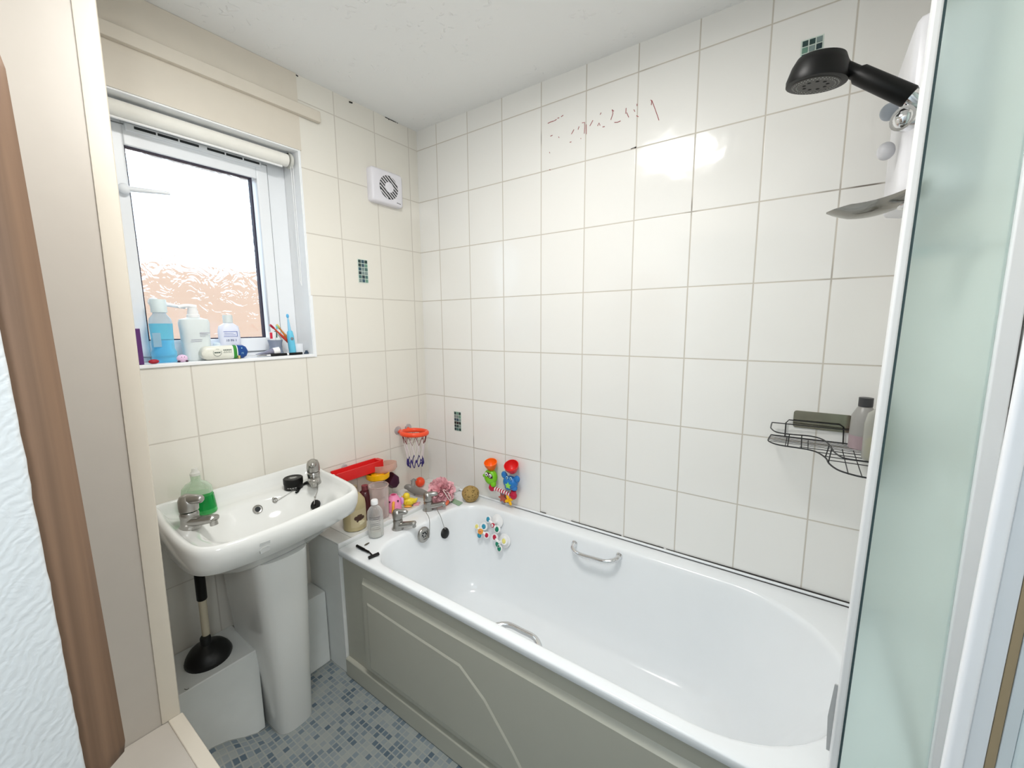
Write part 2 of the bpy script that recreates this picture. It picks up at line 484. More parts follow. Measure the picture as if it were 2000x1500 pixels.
gy0, gy1, gz0, gz1 = -1.127, -.763, 1.394, 2.001
mb = MB(); frame_ring(mb, FX - .06, FX + .004, -1.20, WY1 - .004, WZ0, WZ1 - .005, .0705, .022, .05)
mb.build('window_frame', PVC, win, True, bevel=.003)
mb = MB(); sy0, sy1, sz0, sz1 = -1.173, -.698, 1.338, 2.066
frame_ring(mb, FX - .045, FX + .014, sy0, sy1, sz0, sz1, gy0 - sy0 - .004, gz0 - sz0 - .004, sz1 - gz1 - .004)
sash = mb.build('sash', PVC, win, True, bevel=.004)
mb = MB(); frame_ring(mb, FX - .012, FX + .008, gy0 - .006, gy1 + .006, gz0 - .006, gz1 + .006, .0055, .0055)
mb.build('gasket', mat('dark gasket', (46, 42, 62), .6), sash, True, smooth=False)
mb = MB(); frame_ring(mb, FX - .02, FX + .006, sy0 - .0035, sy1 + .0035, sz0 - .0035, sz1 + .0035, .0035, .0035)
mb.build('gap_seal', SEAL, win, True, smooth=False)
k = NT('obscured glass')                        # pressed pattern glass
gl = k.n('ShaderNodeBsdfRefraction'); gl.inputs['Roughness'].default_value = .12; gl.inputs['IOR'].default_value = 1.12
bmpn = k.n('ShaderNodeBump'); bmpn.inputs['Strength'].default_value = 1; bmpn.inputs['Distance'].default_value = .03
k.l(k.noise(13, 2, k.pos(), .5, 2.2), bmpn.inputs['Height']); k.l(bmpn.outputs[0], gl.inputs['Normal'])
tr = k.n('ShaderNodeBsdfTransparent'); tr.inputs[0].default_value = (.97, .98, 1, 1)
m1 = k.n('ShaderNodeMixShader'); m1.inputs[0].default_value = .45; k.l(gl.outputs[0], m1.inputs[1]); k.l(tr.outputs[0], m1.inputs[2])
gs = k.n('ShaderNodeBsdfGlossy'); gs.inputs['Roughness'].default_value = .1
m2 = k.n('ShaderNodeMixShader'); m2.inputs[0].default_value = .05; k.l(m1.outputs[0], m2.inputs[1]); k.l(gs.outputs[0], m2.inputs[2])
k.l(m2.outputs[0], k.t.nodes['Material Output'].inputs['Surface'])
MB().box(FX - .008, FX - .002, gy0 - .003, gy1 + .003, gz0 - .003, gz1 + .003).build('pane', k.m, sash, True, smooth=False)
# trickle vent on the head of the frame
va, vb = pX(255, 247, FX + .03), pX(506, 318, FX + .03)
vz = (va.z + vb.z) / 2
mb = MB(); mb.box(FX + .0045, FX + .022, va.y - .012, vb.y + .012, vz - .013, vz + .011)
vent = mb.build('trickle_vent', PVC, win, True, bevel=.003)
mb = MB(); L = vb.y - va.y; gap = L / 6.35
for i in range(6):
    y = va.y + .01 + i * gap + (.02 if i > 2 else 0)
    mb.box(FX + .0222, FX + .0228, y, y + gap * .92, vz - .003, vz + .005)
mb.build('slot', DARK, vent, True, smooth=False)
# two stay arms on the sash side
for (x0, y0, x1, y1), nm in (((243, 368, 332, 378), 'stay_arm'), ((300, 590, 362, 601), 'stay_arm')):
    a, b = pX(x0, y0, FX + .03), pX(x1, y1, FX + .05)
    mb = MB(); mb.tube([a, a + (b - a) * .3, b], [.0085, .0075, .005], 10); mb.ell(a, .012, .016, .016)
    mb.build(nm, PVC, win, True)
# roller blind under the head
BL = thing('roller_blind', 'white roller blind rolled up at the top of the window recess', 'blind', (-.035, -.93, 2.08))
mb = MB(); y0, y1 = WY0 + .02, WY1 - .028
mb.tube([(-.045, y0, 2.085), (-.045, y1, 2.085)], .024, 24)
mb.build('fabric_roll', mat('blind fabric', (238, 236, 228), .7), BL, True)
mb = MB(); mb.tube([(-.045, y0 + .02, 2.0585), (-.045, y1 - .02, 2.0585)], .004, 10); mb.build('bottom_bar', WPLAS, BL, True)
for s, y in ((0, y0 - .012), (1, y1 + .009)):
    mb = MB(); mb.tube([(-.045, y - .004, 2.085), (-.045, y + .006, 2.085)], .029, 20); mb.box(-.055, -.035, y - .004, y + .004, 2.085, 2.114)
    mb.build('end_bracket', mat('bracket plastic %d' % s, (206, 206, 198), .4), BL, True)
mb = MB(); a = pX(557, 320, -.03)
mb.tube([(-.028, y1 + .006, 2.06), (-.028, y1 + .008, 1.62), (-.022, y1 + .010, 1.60), (-.018, y1 + .009, 2.06)], .0013, 6)
mb.build('pull_chain', WPLAS, BL, True)
# outside: ground, rendered brick garden wall lit by the sky
k = NT('orange brick'); bt = k.n('ShaderNodeTexBrick'); bt.inputs['Scale'].default_value = 4.4
bt.inputs['Color1'].default_value = (*lin((188, 152, 128)), 1); bt.inputs['Color2'].default_value = (*lin((188, 152, 128)), 1); bt.inputs['Mortar'].default_value = (*lin((194, 166, 146)), 1)
mp = k.n('ShaderNodeMapping'); mp.inputs['Rotation'].default_value = (R_(90), 0, R_(90)); k.l(k.pos(), mp.inputs[0]); k.l(mp.outputs[0], bt.inputs['Vector'])
k.l(bt.outputs['Color'], k.b.inputs['Base Color']); k.b.inputs['Roughness'].default_value = .9
tag(MB().box(-3.4, -3.2, -5, 3, -.6, 2.02).build('garden_wall', k.m, smooth=False), 'orange brick garden wall seen blurred through the obscured window glass', 'wall')
struct(MB().box(-9, -.26, -8, 8, -.7, -.6).build('ground_outside', mat('paving', (200, 190, 180), .9), smooth=False))

# ------------------------------------------------------------------ mosaics let into the wall tiles, marks on the wall
GLS = [mat('mosaic %d' % i, c, .12, coat=.4, var=.1) for i, c in enumerate([(26, 58, 56), (70, 108, 104), (124, 142, 140), (18, 44, 52), (104, 146, 128), (40, 76, 92)])]


def mosaic(label, o, ux, w_, h_, nc, nr, nrm, seed, group='glass mosaic insets'):
    rnd = random.Random(seed); mb = MB(); cw, ch = w_ / nc, h_ / nr
    t = thing('mosaic_inset', label, 'mosaic tile', o, group=group)
    a = Vector(ux); n = Vector(nrm)
    mb2 = MB(); q = [o + n * -.001 + a * i + Vector((0, 0, j)) for i, j in ((-.002, -.002), (w_ + .002, -.002), (w_ + .002, h_ + .002), (-.002, h_ + .002))]
    mb2.loft([q, [p + n * .0018 for p in q]], True, True, True)
    mb2.build('grout', mat('pale green grout', (214, 226, 216), .6), t, True, smooth=False)
    for i in range(nc):
        for j in range(nr):
            mb.mi = rnd.choice([0, 0, 1, 2, 3, 3, 4, 5]); g_ = .0016
            q = [o + a * (i * cw + u) + Vector((0, 0, j * ch + v)) for u, v in ((g_, g_), (cw - g_, g_), (cw - g_, ch - g_), (g_, ch - g_))]
            mb.loft([q, [p + n * .0022 for p in q], [p + n * .003 + (sum(q, Vector()) / 4 - p) * .08 for p in q]], True, True, True)
    mb.build('glass_chips', GLS, t, True, smooth=False)


mosaic('small green glass mosaic inset under the extractor fan', Vector((0, -.384, 1.631)), (0, 1, 0), .05, .103, 3, 6, (1, 0, 0), 3)
mosaic('small green glass mosaic inset above the bath near the corner', Vector((.208, 0, .884)), (1, 0, 0), .047, .102, 3, 6, (0, -1, 0), 5)
mosaic('teal glass mosaic inset half hidden by the shower head', Vector((1.617, 0, 2.130)), (1, 0, 0), .05, .105, 3, 6, (0, -1, 0), 12)

CRAY = mat('dark red crayon', (160, 60, 66), .7)
strokes = [[(1070, 241), (1076, 238), (1082, 236)], [(1083, 236), (1087, 233)], [(1089, 231), (1092, 230)], [(1096, 228), (1100, 225)], [(1075, 266), (1079, 264)], [(1116, 262), (1121, 253)], [(1129, 253), (1131, 247)], [(1137, 240), (1142, 239), (1142, 250), (1141, 261)], [(1145, 243), (1145, 262)], [(1152, 246), (1158, 235)], [(1167, 246), (1170, 240), (1172, 245)], [(1177, 248), (1181, 247)], [(1172, 224), (1174, 220)], [(1196, 214), (1197, 222), (1194, 231), (1193, 234)], [(1195, 215), (1199, 217)], [(1200, 239), (1206, 239), (1212, 236)], [(1223, 211), (1222, 222)], [(1224, 220), (1228, 229)], [(1244, 203), (1244, 207)], [(1243, 226), (1247, 228)], [(1238, 214), (1240, 218)], [(1271, 195), (1273, 198), (1272, 205)], [(1273, 196), (1278, 209), (1283, 223), (1287, 235)], [(1113, 278), (1116, 277)], [(1134, 271), (1135, 270)], [(1073, 297), (1074, 299)], [(1073, 331), (1075, 332)], [(1091, 267), (1092, 269)]]
mb = MB()
for s in strokes: mb.tube([pY(x, y, -.0006) for x, y in s], .0011, 6)
mb.build('crayon_scribble', CRAY, wall_back)
mb = MB(); mb.ell(pY(1241, 288, -.0004), .004, .0008, .003); mb.tube([pY(1232, 291, -.0003), pY(1240, 288, -.0003)], .0012, 6)
mb.build('mould_spots', MOULD, wall_back)
mb = MB()
mb.tube([pX(576, 145, .0015), pX(582, 149, .0015)], .002, 6); mb.tube([pX(682, 199, .0015), pX(688, 201, .0015)], .003, 6)
for i in range(26):
    q = pX(752 + random.random() * 24, 222 + random.random() * 14, .001); q.z = min(q.z, ZC - .002); mb.ell(q, .0012, .003, .002, n=6, k=4)
mb.build('mould_spots', MOULD, wall_left, True)

# ------------------------------------------------------------------ bath
RZ_ = .56; BX0, BX1, BY0, BY1 = .238, 1.938, -.722, -.006
bath = thing('bathtub', 'white bathtub with moulded side panel along the tiled long wall', 'bathtub', ((BX0 + BX1) / 2, -.36, 0))
oL, oR = .14, .30
rings = []


def rr3(dx0, dx1, dy0, dy1, rl, rr, z): return [(x, y, z) for x, y in rrect(BX0 + dx0, BX1 - dx1, BY0 + dy0, BY1 - dy1, rl, rr, 12, 10)]


rings.append(rr3(.004, .004, .006, .004, .012, .012, RZ_ - .028))
rings.append(rr3(0, 0, 0, 0, .014, .014, RZ_ - .022))
rings.append(rr3(0, 0, 0, 0, .014, .014, RZ_ - .005))
rings.append(rr3(.0015, .0015, .0015, .0015, .014, .014, RZ_ - .0015))
rings.append(rr3(.006, .006, .006, .006, .014, .014, RZ_))
IX0, IX1, IY0, IY1 = .115, .088, .034, .070
for dd, z in ((-.004, RZ_), (.002, RZ_ - .002), (.007, RZ_ - .008), (.010, RZ_ - .018)):
    rings.append(rr3(IX0 + dd, IX1 + dd, IY0 + dd, IY1 + dd, oL, oR, z))
for t in (.12, .3, .5, .7, .85):
    z = RZ_ - .018 - .36 * t
    rings.append(rr3(IX0 + .010 + .05 * t, IX1 + .010 + .22 * t, IY0 + .010 + .055 * t, IY1 + .010 + .055 * t, oL * (1 - .1 * t), oR * (1 - .3 * t), z))
for u, z in ((.018, .175), (.045, .158), (.08, .150), (.14, .147), (.2, .146)):
    rings.append(rr3(IX0 + .055 + u, IX1 + .22 + u * 1.6, IY0 + .06 + u, IY1 + .06 + u, .125 - u * .45, .20 - u * .6, z))
mb = MB(); mb.loft(rings, True, False, True)
mb.build('tub', TUB, bath, True, angle=75)
# sealing bead between bath and tiles
mb = MB(); mb.tube([(BX0, -.006, RZ_ + .004), (BX1 + .01, -.0065, RZ_ + .0045)], .0055, 8); mb.build('sealant_bead', TUB, bath, True)
mb = MB()
for a, b in ((.90, 1.13), (1.14, 1.30), (1.31, 1.96), (.74, .77)):
    mb.tube([(a, -.0035, RZ_ + .0115), ((a + b) / 2, -.0032, RZ_ + .0118), (b, -.0035, RZ_ + .0115)], [.0012, .0022 if a > 1.2 else .0014, .0016], 6)
mb.tube([(.6, -.0125, RZ_ + .0008), (1.2, -.0125, RZ_ + .0008), (1.96, -.0125, RZ_ + .0008)], [.0009, .0011, .0016], 6)
mb.build('mould_line', MOULD, bath, True)
# side panel: frame sheet, raised field with an embossed edge, plinth
PY = -.702
mb = MB(); mb.box(BX0 + .002, BX1 - .002, PY, PY + .02, .07, RZ_ - .0285)
mb.build('side_panel', PANEL, bath, True, bevel=.002)
mb = MB()


def field(poly, y0, dy, inset):
    n = len(poly); c = (sum(p[0] for p in poly) / n, sum(p[1] for p in poly) / n)
    inn = []
    for i in range(n):
        a, b, d = Vector(poly[i - 1]), Vector(poly[i]), Vector(poly[(i + 1) % n])
        n1 = Vector((-(b - a).y, (b - a).x)).normalized(); n2 = Vector((-(d - b).y, (d - b).x)).normalized()
        q = (n1 + n2).normalized(); inn.append(b + q * inset / max(.3, q.dot(n1)))
    mb.loft([[(x, y0, z) for x, z in poly], [(p.x, y0 - dy, p.y) for p in inn]], True, False, True)


field([(BX1 - .01, .092), (BX1 - .01, .478), (BX0 + .135, .478), (BX0 + .135, .092)], PY, .016, .014)
mb.build('raised_field', PANEL, bath, True, smooth=False)
mb = MB(); field([(.41, .118), (.41, .400), (.60, .392), (.885, .384), (.985, .318), (1.09, .205), (1.16, .118)][::-1], PY - .0155, .004, .008)
mb.build('embossed_field', PANEL, bath, True, smooth=False)
mb = MB(); mb.box(BX0 + .001, BX1 - .002, PY - .0165, PY + .01, .001, .078); mb.build('plinth', PANEL, bath, True, bevel=.004)


def grab(p0, p1, out, up):
    p0, p1 = Vector(p0), Vector(p1); o = Vector(out); d = (p1 - p0).normalized()
    P = spline([p0, p0 + o * .55 + d * .006, p0 + o + d * .04, (p0 + p1) / 2 + o * 1.04, p1 + o - d * .04, p1 + o * .55 - d * .006, p1], 6)
    mb = MB(); mb.tube(P, [.0085 + .003 * min(1, abs(i - len(P) / 2) / (len(P) / 2)) ** 2 for i in range(len(P))], 14)
    mb.tube([p0 - o * .06, p0 + o * .10], [.014, .012], 14); mb.tube([p1 - o * .06, p1 + o * .10], [.014, .012], 14)
    mb.build('grab_handle', CHROME, bath, True)


ha, hb = pY(1122, 1062, -.090), pY(1209, 1086, -.090)
grab(ha, hb, (0, -.045, -.012), 0)
grab((.955, BY0 + .048, .490), (1.135, BY0 + .048, .490), (0, .062, .010), 0)
# overflow rosette on the tap end
oc = pX(827, 1044, .378); D = Vector((1, 0, .12)).normalized()
mb = MB(); mb.lathe([(.0, .0), (.034, 0), (.034, .004), (.030, .009), (.020, .011), (.018, .006), (0, .006)], 30, T(*oc) @ along(D)); ovf = mb.build('overflow', SATIN, bath, True)
mb = MB()
for a in range(6):
    mb.ell(oc + D * .0068 + Vector((0, .010 * cos(a * 1.047), .010 * sin(a * 1.047))), .001, .0038, .0038, n=10, k=6)
mb.build('overflow_slot', DARK, ovf, True)

# ------------------------------------------------------------------ taps
def bath_tap(loc, rz, label, s=1.0, group=None, name='tap'):
    t = thing(name, label, 'tap', loc, rz, group)
    mb = MB(); rg = []
    for z, r0, r1, dx in ((0, .024, .023, 0), (.004, .026, .024, 0), (.012, .022, .021, .001), (.028, .020, .020, .002), (.040, .021, .021, .002), (.046, .018, .019, .002)):
        rg.append([(dx + s * r0 * cos(2 * pi * i / 24), s * r1 * sin(2 * pi * i / 24), s * z) for i in range(24)])
    mb.loft(rg, True, True, True)
    mb.build('tap_body', SATIN, t, angle=60)
    mb = MB(); P = spline([(.004, 0, .020), (.028, 0, .024), (.056, 0, .030), (.076, 0, .035), (.084, 0, .034)], 5)
    rg = []
    for i, p in enumerate(P):
        f = i / (len(P) - 1); ww = .019 - .006 * f; hh = .013 - .004 * f
        if f > .85: ww *= .8; hh *= .7
        tg = (P[min(i + 1, len(P) - 1)] - P[max(i - 1, 0)]).normalized(); up = Vector((-tg.z, 0, tg.x))
        rg.append([s * (p + Vector((0, 1, 0)) * ww * cos(2 * pi * k_ / 16) + up * hh * sin(2 * pi * k_ / 16)) for k_ in range(16)])
    mb.loft(rg, True, True, True); mb.tube([Vector((.076, 0, .030)) * s, Vector((.078, 0, .018)) * s], .009 * s, 14); mb.build('spout', SATIN, t, angle=60)
    mb = MB(); rg = []
    for z, rx, ry, dx in ((.0485, .018, .018, .002), (.050, .0215, .021, .002), (.064, .022, .0215, .002), (.076, .021, .020, .001), (.086, .016, .016, .0), (.091, .006, .006, -.001)):
        rg.append([(s * (dx + rx * cos(2 * pi * i / 24)), s * ry * sin(2 * pi * i / 24), s * z) for i in range(24)])
    mb.loft(rg, True, True, True)
    mb.tube([Vector(p) * s for p in ((.0, 0, .076), (.022, 0, .081), (.044, 0, .083), (.050, 0, .082))], [.015 * s, .0125 * s, .010 * s, .005 * s], 14)
    mb.build('tap_handle', SATIN, t, angle=60)
    return t


tp1 = pZ(777, 1033, RZ_); tp2 = pZ(836, 996, RZ_)
bath_tap((tp1.x, tp1.y, RZ_ - .0008), 22, 'chrome bath tap beside the clear bottle with white cap', 1.0, 'bath taps')
bath_tap((tp2.x, tp2.y, RZ_ - .0008), 34, 'chrome bath tap with two chains hanging from it, near the pink bath puff', 1.0, 'bath taps')
# bath plug on its chain
pc = pX(869, 1041, .375)
t = thing('bath_plug', 'round black bath plug hanging on a chain below the bath tap', 'plug', pc)
mb = MB(); mb.lathe([(.0, 0), (.020, .0), (.024, .004), (.025, .012), (.020, .018), (.006, .022), (0, .022)], 24, along((1, 0, .25)) @ T(0, 0, -.01)); mb.build('stopper', RUBBER, t)
mb = MB(); a1 = pX(856, 1000, .372); mb.tube(spline([pc + Vector((.006, 0, .022)), pX(868, 1031, .385), pX(861, 1010, .385), a1, pX(853, 992, .352)], 6), .0016, 6)
mb.tube(spline([pX(838, 1050, .392), pX(839, 1030, .392), pX(838, 1012, .39), pX(832, 1000, .362), pX(833, 994, .345)], 6), .0016, 6)
mb.build('chain', SATIN, t, True)
from mathutils.bvhtree import BVHTree


def hit(o, x, y):                               # where the sight line through a photo pixel meets an object's surface
    M = wm(o); t = BVHTree.FromPolygons([M @ v.co for v in o.data.vertices], [tuple(p.vertices) for p in o.data.polygons])
    h = t.ray_cast(CAM, ray(x, y).normalized())
    if h[0] is None: return pZ(x, y, .8), Vector((0, 0, 1))
    n = h[1].normalized()
    return h[0], (n if n.dot(ray(x, y)) < 0 else -n)


# ------------------------------------------------------------------ tiled ledge, boxings under the basin, pipe
LED = thing('tiled_ledge', 'white tiled ledge between the window wall and the tap end of the bath', 'ledge', (.12, -.36, 0))
MB().box(.001, .2365, -.711, -.001, .0005, .566).build('carcass', BOXW, LED, True, smooth=False)
mb = MB()
for a, b in ((-.711, -.652), (-.650, -.452), (-.450, -.252), (-.250, -.052), (-.050, -.001)): mb.box(.001, .2335, a, b, .5665, .5755)
mb.build('top_tiles', WHITE, LED, True, bevel=.001)
mb = MB(); mb.box(.234, .2372, -.713, -.001, .5665, .5775).box(.2325, .2372, -.7135, -.7112, .0005, .5775); mb.build('edge_bead', WPLAS, LED, True, bevel=.0008)
t = thing('pipe_boxing', 'larger white boxing left of the pedestal that the plunger stands on', 'boxing', (.1, -1.15, 0))
MB().box(.001, .208, -1.270, -1.022, .004, .318).build('carcass', BOXW, t, True, bevel=.003)
mb = MB(); mb.tube([pX(360, 1346, .2085), pX(366, 1347, .2085), pX(369, 1344, .2085)], .0008, 6); mb.build('paint_chip', MOULD, t, True)
t = thing('pipe_boxing', 'narrow white boxing right of the pedestal against the tiled ledge', 'boxing', (.06, -.77, 0))
MB().box(.001, .115, -.86, -.7145, .0005, .327).build('carcass', BOXW, t, True, bevel=.003)
t = thing('water_pipe', 'black flexible water hose and brass valve behind the pedestal', 'pipe', (.05, -1.02, .5))
a, b, c = pX(455, 1112, .045), pX(468, 1168, .045), pX(472, 1190, .045)
mb = MB(); mb.tube(spline([(a.x, a.y, .68), a, b, (c.x, c.y, c.z + .004)], 6), .007, 10); mb.build('hose', RUBBER, t, True)
mb = MB(); mb.tube([(c.x, c.y, c.z + .008), (c.x, c.y, .3195)], .009, 10); mb.build('valve_stem', mat('brass', (150, 124, 70), .35, metal=1), t, True)
mb = MB(); mb.tube([(c.x, c.y - .022, c.z - .004), (c.x, c.y + .012, c.z - .004)], .008, 10); mb.ell((c.x, c.y, c.z - .004), .012); mb.build('valve_tap', SATIN, t, True)

# ------------------------------------------------------------------ basin on its pedestal
sink = thing('sink', 'white ceramic washbasin on a pedestal under the window', 'washbasin', (.24, -.955, 0))
OUT = [(.003, -1.200), (.003, -1.08), (.003, -.955), (.003, -.83), (.004, -.690), (.05, -.676), (.18, -.679), (.31, -.692), (.385, -.710), (.422, -.748), (.446, -.85), (.462, -.96), (.466, -1.05), (.460, -1.14), (.438, -1.200), (.388, -1.228), (.28, -1.234), (.14, -1.226), (.04, -1.214)]
OUT = [(p.x, p.y) for p in spline([(x, y, 0) for x, y in OUT], 6, True)]
CX, CYc = .25, -.955


def ring_off(d, z, zb=0):                       # outline moved inward by d
    r = []
    for x, y in OUT:
        v = Vector((x - CX, y - CYc)); L = v.length; q = v * (max(.0, L - d) / L)
        r.append((max(CX + q.x, .003), CYc + q.y, z + zb * max(0, 1 - x / .12)))
    return r


BCX, BCY = .265, -.955


def bowl(fx, fy, z, blend=1.0):
    r = []
    for x, y in OUT:
        a = math.atan2((y - CYc) / .27, (x - CX) / .22)
        r.append((BCX + fx * cos(a), BCY + fy * sin(a), z))
    return r


def mixr(A, B, t): return [tuple(A[i][k_] * (1 - t) + B[i][k_] * t for k_ in range(3)) for i in range(len(A))]


rings = []
low = [(CX - .06 + (x - CX) * .55, CYc + .01 + (y - CYc) * .46, .664) for x, y in OUT]
rings += [low, [(CX - .05 + (x - CX) * .72, CYc + (y - CYc) * .66, .700) for x, y in OUT]]
rings += [[(max(.003, x - .055 * max(0, (x - .05) / .42)), CYc + (y - CYc) * .90, .746) for x, y in OUT], [(max(.003, x - .022 * max(0, (x - .05) / .42)), CYc + (y - CYc) * .982, .765) for x, y in OUT]]
rings += [ring_off(.003, .80), ring_off(0, .825), ring_off(.002, .840, .012), ring_off(.008, .848, .014), ring_off(.016, .850, .014), ring_off(.023, .846, .012), ring_off(.030, .834, .008), ring_off(.040, .823, .004)]
dk = ring_off(.050, .8185)
rings += [dk]
b0 = bowl(.165, .205, .812)
rings += [mixr(dk, b0, .5), b0, bowl(.155, .195, .800), bowl(.135, .170, .765), bowl(.105, .130, .730), bowl(.06, .075, .708), bowl(.02, .02, .703)]
mb = MB(); mb.loft(rings, True, True, True)
basin = mb.build('basin', WHITE, sink, True, angle=80)
mb = MB(); sec = []
for f, z in ((0, .0005), (.02, .012), (.3, .22), (.62, .42), (.9, .62), (1, .690)):
    xf = .300 + .065 * f; hw = .062 + .026 * f; yc = -.945 - .022 * f; rg = [(.045, yc - hw), (.045, yc + hw)]
    pts = [(xf - hw * 1.1 + hw * 1.1 * math.sqrt(max(0, cos(a))) , yc + hw * math.copysign(abs(sin(a)) ** .8, sin(a))) for a in [R_(90 - 180 * i / 22) for i in range(23)]]
    sec.append([(x, y, z) for x, y in [(.045, yc - hw), (.045, yc + hw), (.12, yc + hw)] + pts + [(.12, yc - hw)]])
mb.loft(sec, True, True, True)
mb.build('pedestal', WHITE, sink, True, angle=50)
p, n = hit(basin, 503, 995)
mb = MB(); mb.lathe([(0, 0), (.0165, -.002), (.0165, .002), (.013, .004), (.0095, .003), (.0095, -.002), (0, -.002)], 26, T(*p) @ along(n)); of = mb.build('overflow_ring', SATIN, sink, True)
mb = MB(); mb.lathe([(0, 0), (.0092, 0), (.0092, .0012), (0, .0012)], 20, T(*p) @ along(n)); mb.build('overflow_hole', DARK, of, True)
p, n = hit(basin, 517, 1067)
zx = Vector((0, 0, 1)).cross(n).normalized(); M_ = Matrix(((zx.x, (n.cross(zx)).x, n.x, p.x), (zx.y, (n.cross(zx)).y, n.y, p.y), (zx.z, (n.cross(zx)).z, n.z, p.z), (0, 0, 0, 1)))
mb = MB(); mb.prism([(-.013, -.001), (-.012, .009), (.015, .008), (.015, -.002), (.004, .002), (-.004, .0)], -.004, .0012, M_ @ T(0, .006, 0)); mb.prism([(-.012, -.014), (.014, -.012), (.014, .0), (.006, .004), (-.006, .003), (-.013, -.002)], -.004, .0011, M_ @ T(0, -.005, 0))
mb.build('sticker', mat('worn grey sticker', (196, 198, 196), .6, var=.2), sink, True, smooth=False)
DK = .8205


def on_basin(x, y):
    p, n = hit(basin, x, y); return p


a = on_basin(372, 1030); tl = bath_tap((a.x, a.y, a.z - .003), 22, 'chrome basin tap on the left, in front of the green soap bottle', 1.22, 'basin taps')
a = on_basin(614, 944); trt = bath_tap((a.x, a.y, a.z - .003), -30, 'chrome basin tap on the right, beside the round black tin', 1.12, 'basin taps')

# plug and chain of the basin
p, n = hit(basin, 619, 987)
t = thing('basin_plug', 'small round black plug on a chain below the right basin tap', 'plug', p + n * .003)
mb = MB(); mb.lathe([(0, 0), (.0185, 0), (.0195, .004), (.018, .009), (.013, .010), (.012, .008), (.004, .008), (.003, .012), (0, .012)], 26, along(n)); mb.build('stopper', RUBBER, t)
q0, q1, q2 = on_basin(620, 946) + Vector((0, 0, .01)), on_basin(619.5, 958) + Vector((.004, 0, .006)), on_basin(619, 972) + n * .010
mb = MB(); mb.tube(spline([q0, q1, q2, p + n * .014], 6), .0015, 6); mb.ell(q2, .004); mb.build('chain', SATIN, t, True)
q = [on_basin(x, y) for x, y in ((575, 959), (563, 966), (550, 974), (541, 980))]
t = thing('broken_chain', 'loose bit of thin chain with a metal clip lying in the basin', 'chain', q[-1])
mb = MB(); mb.tube([v + Vector((0, 0, .003)) for v in q], .0014, 6); mb.build('chain', SATIN, t, True)
mb = MB(); mb.torus((0, 0, .006), .007, .003, T(*on_basin(537, 980)) @ RX(60) @ RY(30), 20, 8); mb.ell(on_basin(534, 976) + Vector((0, 0, .005)), .006, .004, .004); mb.build('clip', SATIN, t, True)


def skew(o): return o
# green soap bottle
g0 = on_basin(397, 1004)
GL = clear('green soap', (104, 222, 134), .70, .12); GLC = clear('pale clear bottle', (226, 238, 224), .80)
t = thing('soap_bottle', 'clear bottle half full of green liquid soap behind the left basin tap', 'bottle', (g0.x - .018, g0.y - .004, g0.z + .0005), 62)


def obottle(prof, M=Matrix(), n=28):            # oval bottle: (z, half width, half depth)
    return [[(w_ * math.copysign(abs(cos(a)) ** .8, cos(a)), d_ * math.copysign(abs(sin(a)) ** .8, sin(a)), z) for a in [2 * pi * i / n for i in range(n)]] for z, w_, d_ in prof]


mb = MB(); mb.loft(obottle([(0, .046, .030), (.004, .050, .033), (.035, .047, .031), (.055, .042, .028), (.070, .043, .028), (.0705, .042, .027)]), True, True, True); mb.build('liquid', GL, t)
mb = MB(); mb.loft(obottle([(.0710, .0435, .0285), (.090, .041, .027), (.104, .030, .021), (.112, .0155, .0155), (.118, .0135, .0135), (.132, .0135, .0135)]), True, True, True); mb.build('bottle_top', GLC, t)
mb = MB(); mb.lathe([(0, .1325), (.0145, .1325), (.0145, .141), (.010, .145), (.008, .156), (.0, .157)], 20); mb.build('cap', clear('milky cap', (240, 240, 236), .55), t)
mb = MB(); mb.loft(obottle([(.016, .0492, .0325), (.045, .0463, .0305), (.062, .0440, .0292)]), True); lab = mb.build('label', clear('green label film', (30, 170, 80), .5), t)
# round black tin
p = on_basin(577, 955)
t = thing('hair_wax_tin', 'round black lidded tin at the back of the basin', 'tin', (p.x - .012, p.y, p.z + .0008))
mb = MB(); mb.lathe([(0, 0), (.031, 0), (.033, .003), (.033, .022), (.0, .022)], 32); mb.build('tin_base', BLACK, t)
mb = MB(); mb.lathe([(0, .0222), (.0345, .0222), (.0345, .041), (.032, .0435), (.028, .0425), (0, .0425)], 32); lid = mb.build('lid', BLACK, t)
mb = MB()
for w_, yy in ((.022, .006), (.030, -.001), (.018, -.008)): mb.box(-w_ / 2, w_ / 2, yy - .0013, yy + .0013, .0426, .0430, RZ(60))
PRT = mat('worn white print', (206, 206, 202), .6); mb.build('lid_print', PRT, lid, smooth=False); mb = MB()
for k_, (a0, a1, zz, h_) in enumerate(((-66, -4, .0095, .0028), (-44, -2, .0045, .0014))):
    n_ = 16
    for i in range(n_):
        if i % 4 == 3: continue
        A, B = R_(a0 + (a1 - a0) * i / n_), R_(a0 + (a1 - a0) * (i + .7) / n_)
        mb.loft([[(.0331 * cos(A), .0331 * sin(A), zz), (.0331 * cos(B), .0331 * sin(B), zz)], [(.0333 * cos(A), .0333 * sin(A), zz + h_), (.0333 * cos(B), .0333 * sin(B), zz + h_)]], False)
mb.build('side_print', PRT, lid, smooth=False)
# black razor on the basin
P = [on_basin(x, y) + Vector((0, 0, .006)) for x, y in ((606, 944), (596, 947), (588, 953), (581, 962), (578, 966))]
t = thing('razor', 'black razor handle lying beside the right basin tap', 'razor', P[2])
mb = MB(); P = spline(P, 5); mb.tube(P, [.0048 + .0014 * sin(i * .55) for i in range(len(P))], 12); mb.build('razor_grip', BLACK, t, True)
mb = MB(); mb.tube([P[len(P) // 3] + Vector((.003, -.002, .004)), P[-3] + Vector((.003, -.002, .005))], .0011, 6); mb.build('grip_line', mat('grey line', (150, 150, 150), .5), t, True)

